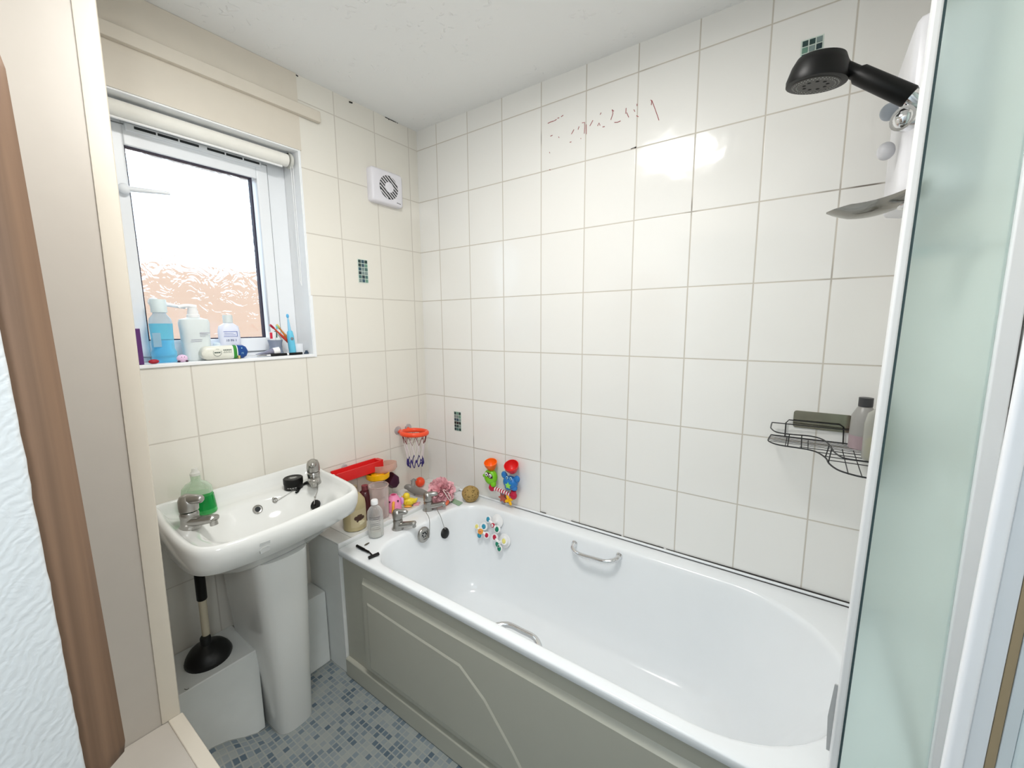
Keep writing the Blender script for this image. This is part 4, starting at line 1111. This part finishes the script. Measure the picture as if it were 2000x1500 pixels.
for i in range(13):
    f = i / 12; tk = min(1, .12 + f * 3.5); x = da.x + (dbb.x + .03 - da.x) * f; hw = .062 * math.sqrt(max(.004, 1 - (1 - min(1, f * 1.3)) ** 2)); z0 = da.z - .004 + .018 * f * f - .012 * sin(pi * f)
    rg.append([(x, YS - hw, z0 + tk * .010), (x, YS - hw * .7, z0 - tk * .004), (x, YS, z0 - tk * .010), (x, YS + hw * .7, z0 - tk * .004), (x, YS + hw, z0 + tk * .010), (x, YS + hw * .92, z0 + tk * .011), (x, YS + hw * .62, z0 + tk * .001), (x, YS, z0 - tk * .005), (x, YS - hw * .62, z0 + tk * .001), (x, YS - hw * .92, z0 + tk * .011)])
mb.loft(rg, True, True, True); mb.build('soap_dish', mat('dark chrome', (150, 148, 142), .14, metal=1), t, True, angle=50)
mb = MB(); mb.torus((1.845, YS, dbb.z - .004), .020, .008, Matrix(), 20, 10); mb.build('dish_clamp', CHROME, t, True)
h0, h1 = s_(1662, 138), s_(1779, 190)
t = thing('hand_shower', 'black hand shower with round spray face resting in the chrome holder', 'shower', h1)
hd = (h1 - h0).normalized()
mb = MB(); mb.tube([h0 - hd * .030, h0 - hd * .012, h0 + hd * .012, h0 + hd * .018, h1 - hd * .004, h1], [.012, .013, .013, .0175, .0185, .0165], 22); mb.build('handle', BLACK, t, True, angle=50)
mb = MB(); mb.tube([h1, h1 + hd * .010, h1 + hd * .030], [.017, .0175, .014], 20); mb.build('collar', CHROME, t, True, angle=50)
hc = s_(1598, 143); Mh = T(*hc) @ RY(7) @ RX(4)
mb = MB(); mb.lathe([(.0, .030), (.030, .031), (.043, .027), (.050, .012), (.0555, -.012), (.0545, -.020), (.050, -.021), (0, -.021)], 40, Mh); mb.build('head_shell', BLACK, t, True, angle=50)
mb = MB(); mb.tube([hc + Vector((.030, 0, .006)), h0 - hd * .012], [.022, .013], 18); mb.build('neck', BLACK, t, True)
mb = MB(); mb.lathe([(0, -.0212), (.044, -.0212), (.043, -.0225), (0, -.0225)], 36, Mh); fp = mb.build('spray_plate', mat('dark grey plate', (74, 72, 68), .5), t, True)
mb = MB()
for rad, n_, rr_ in ((.040, 40, .0012), (.034, 34, .0012)):
    for i in range(n_): mb.ell(Mh @ Vector((rad * cos(2 * pi * i / n_), rad * sin(2 * pi * i / n_), -.0228)), rr_, n=6, k=4)
mb.build('nozzle_rings', mat('pale nozzle', (186, 186, 182), .5), fp, True)
mb = MB()
for i in range(9): mb.ell(Mh @ Vector((.021 * cos(2 * pi * i / 9), .021 * sin(2 * pi * i / 9), -.0226)), .004, .004, .0012, n=10, k=4)
mb.build('spray_holes', BLACK, fp, True)

# ------------------------------------------------------------------ wire caddy with two bottles
ZL, ZU = 1.075, 1.117
t = thing('wire_caddy', 'black wire shower caddy hung from a grey plate on the tiles', 'caddy', (1.74, -.005, 1.06))
a, b_ = pY(1551, 801, -.001), pY(1662, 846, -.001)
mb = MB(); mb.loft([[(x, y, z) for x, z in rrect(a.x, b_.x, b_.z, a.z, .008, .008, 5, 1)] for y in (-.0008, -.0035)], True, True, True)
mb.build('adhesive_plate', mat('brushed steel plate', (172, 166, 148), .2, metal=1), t, True)
bf = lambda pts, z: [pZ(x, y, z) for x, y in pts]


def clampY(P): return [Vector((p.x, min(p.y, -.006), p.z)) for p in P]


back_l = clampY([pZ(1506, 849, ZL), pZ(1657, 869, ZL)]); xr = 1.925
low_front = clampY(bf([(1506, 849), (1501, 857), (1502, 862), (1517, 868), (1539, 872), (1576, 877.6), (1595, 883), (1607, 890), (1614, 896), (1620, 906), (1637, 918), (1664, 927), (1691, 933), (1740, 941)], ZL))
mb = MB(); P = spline(low_front, 5); mb.tube(P, .0021, 8); mb.tube([low_front[0], Vector((xr, -.006, ZL))], .0018, 8)
up_front = clampY(bf([(1508, 825), (1506, 832), (1506.5, 837), (1517, 844), (1542, 848), (1584, 852), (1608, 859), (1621, 870), (1627, 880), (1638, 889.6), (1654, 896), (1695, 902), (1740, 908)], ZU))
mb.tube(spline(up_front, 5), .0019, 8); mb.tube([up_front[0], Vector((xr, -.006, ZU))], .0016, 8)
for (x0, y0, x1, y1) in ((1538, 872.5, 1542, 848), (1565, 876, 1566, 850), (1612, 893, 1620, 869), (1618, 903, 1624, 878)): mb.tube([clampY([pZ(x0, y0, ZL)])[0], clampY([pZ(x1, y1, ZU)])[0]], .0015, 6)
mb.build('rim_wire', BLKWIRE, t, True)
mb = MB(); hp = [pY(1533, 853, -.008), pY(1535, 826, -.008), pY(1541, 820, -.008), pY(1640, 829.5, -.008), pY(1648, 835, -.008), pY(1646.5, 867, -.008)]
mb.tube(hp, .0018, 8); mb.build('hanging_bracket', BLKWIRE, t, True)
mb = MB(); FP = [(p.x, p.y) for p in P]


def front_y(x):
    c = [p for p in zip(FP, FP[1:]) if (p[0][0] - x) * (p[1][0] - x) <= 0]
    return min((a_[1] + (b2[1] - a_[1]) * ((x - a_[0]) / (b2[0] - a_[0] + 1e-9)) for a_, b2 in c), default=0)


for i in range(1, 7):
    y = -.008 - i * .0155; xs = [x for x in [1.61 + k_ * .005 for k_ in range(64)] if front_y(x) <= y]
    if len(xs) > 2: mb.tube([(xs[0], y, ZL), (xs[-1], y, ZL)], .0009, 6)
for i in range(4):
    y = -.125 - i * .034; xs = [x for x in [1.70 + k_ * .005 for k_ in range(44)] if front_y(x) <= y]
    if len(xs) > 2: mb.tube([(xs[0], y, ZL), (xs[-1], y, ZL)], .0012, 6)
for x in (1.665, 1.72, 1.80, 1.825, 1.85, 1.875, 1.90):
    mb.tube([(x, -.006 if x < 1.78 else -.08, ZL - .0015), (x, front_y(x), ZL - .0015)], .0012, 6)
mb.build('shelf_wires', BLKWIRE, t, True)
p = pZ(1668, 893, ZL + .003)
t = thing('shower_bottle', 'grey bottle with mauve lower half and dark cap at the back of the wire caddy', 'bottle', (1.842, -.060, ZL + .0022))
lathe_part(t, 'bottle_body', [(0, 0), (.027, 0), (.030, .003), (.030, .04), (0, .04)], mat('mauve plastic', (170, 150, 154), .35))
lathe_part(t, 'bottle_upper', [(0, .0402), (.030, .0402), (.0285, .095), (.018, .118), (.015, .122), (0, .122)], mat('grey plastic', (158, 156, 152), .35))
lathe_part(t, 'cap', [(0, .1225), (.0165, .1225), (.0165, .147), (0, .149)], mat('charcoal cap', (62, 62, 64), .4))
t = thing('shower_bottle', 'clear bottle holding yellow gel with black cap at the front of the wire caddy', 'bottle', (1.867, -.170, ZL + .0022))
lathe_part(t, 'bottle_body', [(0, 0), (.030, 0), (.033, .004), (.034, .095), (.029, .122), (.014, .136), (0, .136)], clear('clear gel bottle', (206, 206, 198), .62))
lathe_part(t, 'gel', [(0, .003), (.026, .003), (.029, .006), (.029, .050), (.018, .060), (0, .066)], mat('yellow gel', (216, 204, 110), .4))
lathe_part(t, 'cap', [(0, .1362), (.0125, .1362), (.0125, .160), (0, .160)], BLACK)

# ------------------------------------------------------------------ bath screen
YG = -.668
t = thing('shower_screen', 'tinted glass bath screen in a white frame at the right of the bath', 'shower screen', (1.87, YG, RZ_))
zb, zt = RZ_ + .0008, 2.06


def edge_x(px0, px1):                           # x at bottom and top of the screen for photo columns at y=1500 and y=0
    a, b = pY(px0, 1500, YG), pY(px1, 0, YG); k_ = (b.x - a.x) / (b.z - a.z); return a.x + k_ * (zb - a.z), a.x + k_ * (zt - a.z)


def vstrip(e0, e1, y0, y1, name, m, parent, bevel=0):
    mb = MB(); mb.loft([[(x0, y0, z), (x1, y0, z), (x1, y1, z), (x0, y1, z)] for x0, x1, z in ((e0[0], e1[0], zb), (e0[1], e1[1], zt))], True, True, True)
    return mb.build(name, m, parent, True, smooth=bool(bevel), bevel=bevel)


eL, eM, eG = edge_x(1617, 1822), edge_x(1633, 1842), edge_x(1638, 1848)
vstrip(eL, eM, YG - .014, YG + .014, 'frame_post', mat('white powder coat', (244, 246, 248), .35, var=.01), t, .003)
vstrip((eM[0] + .0002, eM[1] + .0002), eG, YG - .010, YG + .010, 'glass_seal', mat('dark teal seal', (70, 92, 96), .5), t)
k = NT('tinted obscure glass'); k.b.inputs['Base Color'].default_value = (.84, .97, .94, 1); k.b.inputs['Roughness'].default_value = .34; k.b.inputs['Transmission Weight'].default_value = .80; k.b.inputs['IOR'].default_value = 1.2
xe = 1.9395
vstrip((eG[0] + .0002, eG[1] + .0002), (xe - .022, xe - .022), YG - .003, YG + .003, 'glass_panel', k.m, t)
vstrip((xe - .0215, xe - .0215), (xe, xe), YG - .013, YG + .013, 'wall_channel', bpy.data.materials['white powder coat'], t, .002)
a, b_ = pY(1634, 1335, YG + .02), pY(1617, 1462, YG + .02)
mb = MB(); mb.loft([[(x - .003, YG + .016, z), (x + .012, YG + .0145, z), (x + .012, YG + .0185, z), (x - .001, YG + .019, z)] for x, z in ((b_.x, b_.z), ((a.x + b_.x) / 2 - .004, (a.z + b_.z) / 2), (a.x, a.z))], True, True, True); mb.build('seal_flap', mat('grey flap', (188, 190, 190), .5), t, True)
# ------------------------------------------------------------------ things on the window sill
SZ = WZ0 + .0006


def sill(x, y): return pZ(x, y, SZ)


def wdt(px, p): return px * mpp(p)


p = sill(285, 716)
t = thing('purple_box', 'tall purple carton at the left end of the window sill', 'box', (-.016, p.y, SZ), 4)
MB().box(-.014, .014, -.018, .018, 0, .112).build('carton', mat('purple card', (92, 44, 110), .5), t, bevel=.001)
mb = MB(); mb.box(-.0138, .0145, -.0178, .0178, .1122, .1145); mb.build('lid_edge', mat('pale lilac card', (224, 216, 236), .5), t, smooth=False)
p = sill(303, 711)
tag(MB().ell((0, 0, .0075), .009, .014, .0075, n=16, k=10).build('red_cap', plas('dark red plastic', (176, 34, 52))), 'small dark red oval cap lying in front of the blue mouthwash bottle', 'cap').location = (-.006, p.y, SZ)
# mouthwash
p = sill(314, 706)
t = thing('mouthwash_bottle', 'bottle of bright blue mouthwash with white cap on the window sill', 'bottle', (-.058, p.y, SZ), 90)
LIQ = clear('blue mouthwash', (160, 234, 255), .72, .15)
mb = MB(); mb.loft(obottle([(0, .030, .022), (.003, .033, .025), (.034, .034, .026), (.045, .029, .023), (.100, .030, .023), (.128, .031, .024), (.1282, .030, .023)]), True, True, True); mb.build('liquid', LIQ, t)
mb = MB(); mb.loft(obottle([(.1285, .031, .024), (.145, .028, .022), (.158, .018, .018), (.164, .017, .017)]), True, True, True); mb.build('bottle_neck', clear('clear mouthwash bottle', (226, 240, 248), .7), t)
lathe_part(t, 'cap', [(0, .1642), (.0215, .1642), (.0215, .204), (.020, .207), (0, .207)], mat('frosted white cap', (222, 236, 238), .4))
mb = MB(); mb.box(-.0315, -.010, -.0248, -.0243, .052, .098); mb.build('label', mat('pale blue label', (150, 190, 214), .5), t, smooth=False)
# pump bottle
p = sill(386, 703)
t = thing('pump_bottle', 'white pump dispenser bottle standing on the window sill', 'bottle', (-.062, p.y, SZ), 85)
PB = mat('off white bottle', (226, 234, 234), .35, sss=.1)
mb = MB(); mb.loft(obottle([(0, .036, .026), (.004, .040, .029), (.03, .041, .030), (.10, .043, .031), (.130, .045, .032), (.142, .041, .030), (.147, .024, .020), (.149, .020, .018)]), True, True, True); mb.build('bottle_body', PB, t)
lathe_part(t, 'pump_collar', [(0, .1492), (.019, .1492), (.019, .158), (.016, .160), (.0155, .172), (0, .172)], WPLAS)
mb = MB(); mb.tube([(0, 0, .172), (0, 0, .182)], .014, 16); mb.tube(spline([(.012, 0, .186), (-.01, 0, .189), (-.032, 0, .186), (-.038, 0, .182)], 5), .0062, 12); mb.build('pump_head', WPLAS, t)
mb = MB()
for z, x0, x1, h_ in ((.094, .006, .036, .0016), (.089, .006, .030, .0009), (.084, .006, .022, .0009), (.072, -.020, .012, .0009), (.066, -.022, .010, .0009)): mb.box(x0, x1, -.0322, -.0316, z, z + h_)
mb.build('print', mat('mauve print', (140, 130, 160), .6), t, smooth=False)
# ten in one bottle
p = sill(460, 700)
t = thing('hair_treatment_bottle', 'white flat bottle with blue print and ribbed cap on the window sill', 'bottle', (-.056, p.y, SZ), 88)
mb = MB(); mb.loft(obottle([(0, .032, .018), (.004, .035, .020), (.100, .035, .020), (.118, .031, .018), (.128, .016, .014), (.130, .014, .013)]), True, True, True); mb.build('bottle_body', mat('bluish white bottle', (226, 230, 246), .35, sss=.1), t)
lathe_part(t, 'cap', [(0, .1302), (.0155, .1302), (.0155, .156), (.014, .159), (0, .159)], mat('pale grey cap', (214, 222, 222), .4))
mb = MB(); F = -.0206; bl = mat('blue print', (92, 112, 190), .6)
for x0, x1, z0, z1 in ((-.024, .020, .0975, .0990), (-.024, .020, .0800, .0812), (.0190, .0204, .0800, .0990), (-.022, .008, .0915, .0925), (-.022, .014, .0860, .0870)): mb.box(x0, x1, F, F + .0006, z0, z1)
mb.build('print_panel', bl, t, smooth=False)
mb = MB(); text(mb, '10 IN 1', .0115, T(-.001, F + .0002, .066) @ RX(90)); mb.build('lettering', mat('dark blue lettering', (60, 74, 120), .6), t, smooth=False)
# white tub behind the wipes
p = sill(424, 700)
t = thing('white_tub', 'small rounded white tub between the pump bottle and the wipes packet', 'tub', (-.070, p.y + .010, SZ))
lathe_part(t, 'tub_body', [(0, 0), (.018, 0), (.0205, .003), (.0205, .040), (0, .040)], mat('milky plastic', (228, 236, 240), .4))
lathe_part(t, 'lid', [(0, .0402), (.0215, .0402), (.0215, .054), (.019, .058), (0, .059)], mat('milky lid', (222, 232, 238), .4))
# wipes packet
a, b_ = sill(404, 706), sill(497, 701)
t = thing('wipes_packet', 'cream packet of wipes with green stripe and blue end lying on the sill', 'packet', (-.017, (a.y + b_.y) / 2 + .006, SZ), 90)
Lh = (b_.y - a.y) / 2 + .004
WC = mat('cream film', (232, 232, 220), .35, bump=.2, bscale=120); WG = mat('green film', (52, 140, 50), .35); WB = mat('blue film', (20, 70, 140), .3, bump=.2, bscale=120); WW = mat('white film', (240, 242, 242), .35)
mb = MB(); xs = [-Lh, -Lh + .006, -Lh + .016, 0, Lh * .30, Lh * .33, Lh * .48, Lh * .52, Lh * .8, Lh * .93, Lh]; mis = [0, 0, 0, 0, 3, 1, 3, 2, 2, 2]
scs = [.3, .75, .97, 1, 1, 1, 1, 1, .97, .75, .25]; R0 = []
for x, sc in zip(xs, scs):
    R0.append([(x, .0195 * math.copysign(abs(cos(a_)) ** .6, cos(a_)) * (.6 + .4 * sc), .025 + .025 * sc * math.copysign(abs(sin(a_)) ** .8, sin(a_))) for a_ in [2 * pi * i / 20 for i in range(20)]])
for i in range(len(xs) - 1):
    mb.mi = mis[i]; mb.loft([R0[i], R0[i + 1]], True, i == 0, i == len(xs) - 2)
mb.build('film', [WC, WG, WB, WW], t)
mb = MB(); G = mat('dark green print', (54, 74, 66), .6); MF = T(-Lh * .38, -.0198, .026) @ RX(90)
mb.tube([(MF @ Vector((.0125 * cos(R_(a_)), .0125 * sin(R_(a_)), 0))) for a_ in range(150, 400, 14)], .0005, 6); mb.tube([(MF @ Vector((.0125 * cos(R_(a_)), .0125 * sin(R_(a_)), 0))) for a_ in range(60, 120, 12)], .0004, 6)
for x0, x1 in ((-.009, -.005), (-.004, -.001), (0, .003), (.004, .009)): mb.box(x0, x1, -.002, .002, -.0003, .0004, MF)
MF2 = T(Lh * .06, -.0198, .030) @ RX(90)
for j, (y, h_) in enumerate(((.004, .0016), (-.001, .0016), (-.005, .0006))):
    for i in range(5): mb.box(-.013 + i * .0054 + (.003 if j == 1 else 0), -.0092 + i * .0054, y - h_, y + h_, -.0003, .0004, MF2)
mb.build('print', G, t, smooth=False)
mb = MB(); text(mb, '72', .009, T(Lh * .72, -.0192, .019) @ RX(90)); mb.ell((Lh * .70, -.0192, .038), .0022, .0005, .0022); mb.build('count_mark', mat('pale blue print', (150, 200, 220), .5), t, smooth=False)
# grey tooth mug with tubes and a brush
p = sill(513, 692)
mug = (-.055, p.y + .002)
t = thing('tooth_mug', 'grey waisted tooth mug holding toothpaste tubes on the sill', 'mug', (*mug, SZ))
mb = MB(); mb.loft([[(r * cos(2 * pi * i / 30), r * sin(2 * pi * i / 30), z) for i in range(30)] for r, z in ((.029, 0), (.029, .003), (.024, .020), (.0225, .034), (.024, .048), (.0275, .062), (.0262, .062), (.022, .046), (.020, .03), (.02, .004))], True, True, True); mb.build('mug_wall', mat('grey blue mug', (138, 146, 164), .4), t)


def tube_paste(label, dx, dy, tilt, m1, m2, h=.090):
    t = thing('toothpaste_tube', label, 'toothpaste', (mug[0] + dx, mug[1] + dy, SZ + .0045), rot=(R_(tilt), 0, R_(80)), group='toothpaste tubes in the mug')
    mb = MB(); rg = []
    for f in (0, .12, .4, .8, 1):
        w_, d_ = .007 + .007 * f, .007 * (1 - f) + .0012; rg.append([(w_ * cos(2 * pi * i / 18), d_ * sin(2 * pi * i / 18), h * f) for i in range(18)])
    mb.loft(rg, True, True, True); mb.build('tube_body', m1, t)
    mb = MB(); mb.box(-.010, -.001, -.0034, -.0030, h * .70, h * .97, RZ(0)); mb.build('stripe', m2, t, smooth=False)
    return t


tube_paste('white toothpaste tube with red stripe in the grey mug', .002, -.010, 2, mat('white tube', (240, 240, 242), .35), plas('red stripe', (210, 40, 70)), .090)
tube_paste('white toothpaste tube with dark green stripe in the grey mug', .004, .009, -3, mat('white tube two', (236, 244, 242), .35), plas('green stripe', (20, 84, 72)), .095)


def brush(label, a, b_, mh, mb_, r=.0034, group='toothbrushes'):
    a, b_ = Vector(a), Vector(b_); d = (b_ - a).normalized(); t = thing('toothbrush', label, 'toothbrush', a, group=group)
    L = (b_ - a).length; mb = MB(); n = [0, .06, .3, .6, .72, .86, .9, 1]; mb.tube([d * L * f for f in n], [r * .8, r * 1.3, r * 1.5, r * 1.2, r * .75, r * .7, r * 1.1, r * .9], 10); mb.build('brush_handle', mh, t)
    s = d.cross(Vector((0, 0, 1))).normalized(); u = Vector((1, -.3, 0)); u = (u - d * u.dot(d)).normalized()
    mb = MB()
    for i in range(5):
        for j in (-1, 0, 1):
            q_ = d * L * (.90 + .022 * i) + d.cross(u) * j * .0022; mb.tube([q_ + u * .0015, q_ + u * .0105], .0013, 6)
    mb.build('bristles', mb_, t)


brush('white toothbrush with turquoise head standing in the grey mug', (mug[0] - .006, mug[1] + .003, SZ + .006), (mug[0] - .004, mug[1] + .012, SZ + .118), mat('white handle', (232, 240, 246), .3), mat('turquoise bristles', (130, 212, 216), .6))
# white cup with two brushes
p = sill(553, 690)
cup = (-.040, p.y + .003)
t = thing('white_cup', 'small white cup beside the blue electric toothbrush on the sill', 'cup', (*cup, SZ))
mb = MB(); mb.loft([[(r * cos(2 * pi * i / 28), r * sin(2 * pi * i / 28), z) for i in range(28)] for r, z in ((.021, 0), (.022, .003), (.0235, .044), (.022, .044), (.0205, .005))], True, True, True); mb.build('cup_wall', mat('white cup plastic', (236, 240, 246), .3), t)
top = pX(527, 634, -.045)
brush('red and orange childrens toothbrush leaning out of the white cup', (cup[0] + .004, cup[1] + .008, SZ + .006), (top.x, top.y, top.z), mat('red orange handle', (206, 66, 40), .35), CRIM, .0042)
top = pX(540, 634, -.058)
brush('orange and yellow childrens toothbrush leaning out of the white cup', (cup[0] - .008, cup[1] + .012, SZ + .006), (top.x, top.y, top.z), mat('orange handle', (212, 138, 64), .35), LEMON, .0046)
# grey tube lying, razor, brass cap
a, b_ = sill(497, 697), sill(540, 692)
t = thing('cosmetic_tube', 'grey squeezy tube with white cap lying behind the wipes packet', 'tube', (-.022, a.y, SZ + .010), rot=(0, R_(-9), R_(82)))
L = .082; mb = MB(); rg = []
for f in (0, .5, .85, 1): rg.append([(L * .72 * f, (.017 - .004 * f) * cos(2 * pi * i / 18), (.0012 + .0105 * f) * sin(2 * pi * i / 18)) for i in range(18)])
mb.loft(rg, True, True, True); mb.build('tube_body', mat('grey tube', (120, 120, 138), .35), t)
mb = MB(); mb.tube([(L * .722, 0, 0), (L, 0, 0)], .0128, 18); mb.build('cap', WPLAS, t)
a, b_ = sill(508, 698.5), sill(572, 691)
a = Vector((-.004, a.y, SZ + .0052)); b_ = Vector((-.008, b_.y, SZ + .0052)); d = b_ - a
t = thing('eyebrow_razor', 'slim black pen razor with white bands lying along the sill edge', 'razor', a)
mb = MB(); mb.tube([d * .28, d * .30, d * .64], [.003, .0048, .0048], 12); mb.tube([d * .68, d], .0048, 12); mb.build('razor_grip', BLACK, t)
mb = MB(); mb.tube([d * .64, d * .68], .0049, 12); mb.tube([d * .2, d * .28], [.0022, .0036], 10); mb.build('white_band', WPLAS, t)
mb = MB(); mb.tube([d * 0, d * .1 + Vector((0, 0, .001)), d * .2], [.0012, .0022, .002], 8); mb.build('blade_tip', SATIN, t)
p = sill(485, 702)
t = thing('brass_cap', 'tiny brass coloured cap in front of the wipes packet blue end', 'cap', (.0005, p.y, SZ))
lathe_part(t, 'cap_body', [(0, 0), (.0052, 0), (.0054, .011), (.005, .0115), (0, .0115)], mat('brass cap metal', (196, 180, 130), .3, metal=1))
# pink pig figure and card
p = sill(364, 708)
t = thing('pig_figure', 'tiny pale pink pig figure at the front of the sill', 'toy', (-.008, p.y, SZ), 0)
mb = MB(); mb.ell((0, 0, .0125), .010, .0155, .0125); mb.build('pig_body', mat('pale pink toy', (240, 206, 236), .4), t)
for s in (-1, 1):
    mb = MB(); mb.ell((.004, s * .011, .0028), .005, .0045, .003); mb.build('pig_foot', PLUM, t)
    mb = MB(); mb.ell((.0095, s * .004, .017), .0012); mb.build('pig_eye', BLACK, t)
p = sill(343, 690)
t = thing('white_carton', 'low pale blue white carton behind the pig figure on the sill', 'box', (-.062, p.y - .004, SZ), 3)
MB().box(-.022, .022, -.036, .036, 0, .040).build('carton', mat('pale blue white card', (226, 232, 248), .5), t, bevel=.001)
mb = MB(); mb.box(.0221, .0226, -.036, .036, .027, .0285); mb.build('fold_line', mat('pale violet line', (204, 206, 232), .5), t, smooth=False)
# electric toothbrush
p = sill(573, 693)
t = thing('electric_toothbrush', 'light blue electric toothbrush standing at the right end of the sill', 'toothbrush', (-.022, p.y + .001, SZ), rot=(R_(3.5), 0, 0))
LBL = mat('light blue plastic', (104, 196, 226), .3)
lathe_part(t, 'toothbrush_body', [(0, 0), (.012, 0), (.0125, .003), (.0135, .03), (.013, .075), (.0105, .094), (.008, .098), (0, .098)], LBL)
lathe_part(t, 'brush_neck', [(0, .0982), (.0062, .0982), (.0055, .110), (.0030, .145), (.0026, .150), (0, .150)], mat('pale blue neck', (150, 206, 236), .3))
mb = MB(); mb.ell((0, 0, .157), .0045, .0055, .009); mb.build('brush_head', mat('sky blue head', (96, 180, 230), .4), t)
mb = MB(); mb.ell((.0128, -.001, .066), .0022, .0062, .0066, n=18, k=8); mb.build('power_button', mat('grey button', (120, 130, 140), .4), t)
p = sill(583, 690)
tag(MB().lathe([(0, 0), (.010, 0), (.010, .004), (.006, .006), (.004, .014), (0, .014)], 18).build('charger_stub', mat('dark blue rubber', (40, 60, 80), .5)), 'small dark blue stub behind the foot of the electric toothbrush', 'cap').location = (-.040, p.y + .006, SZ)
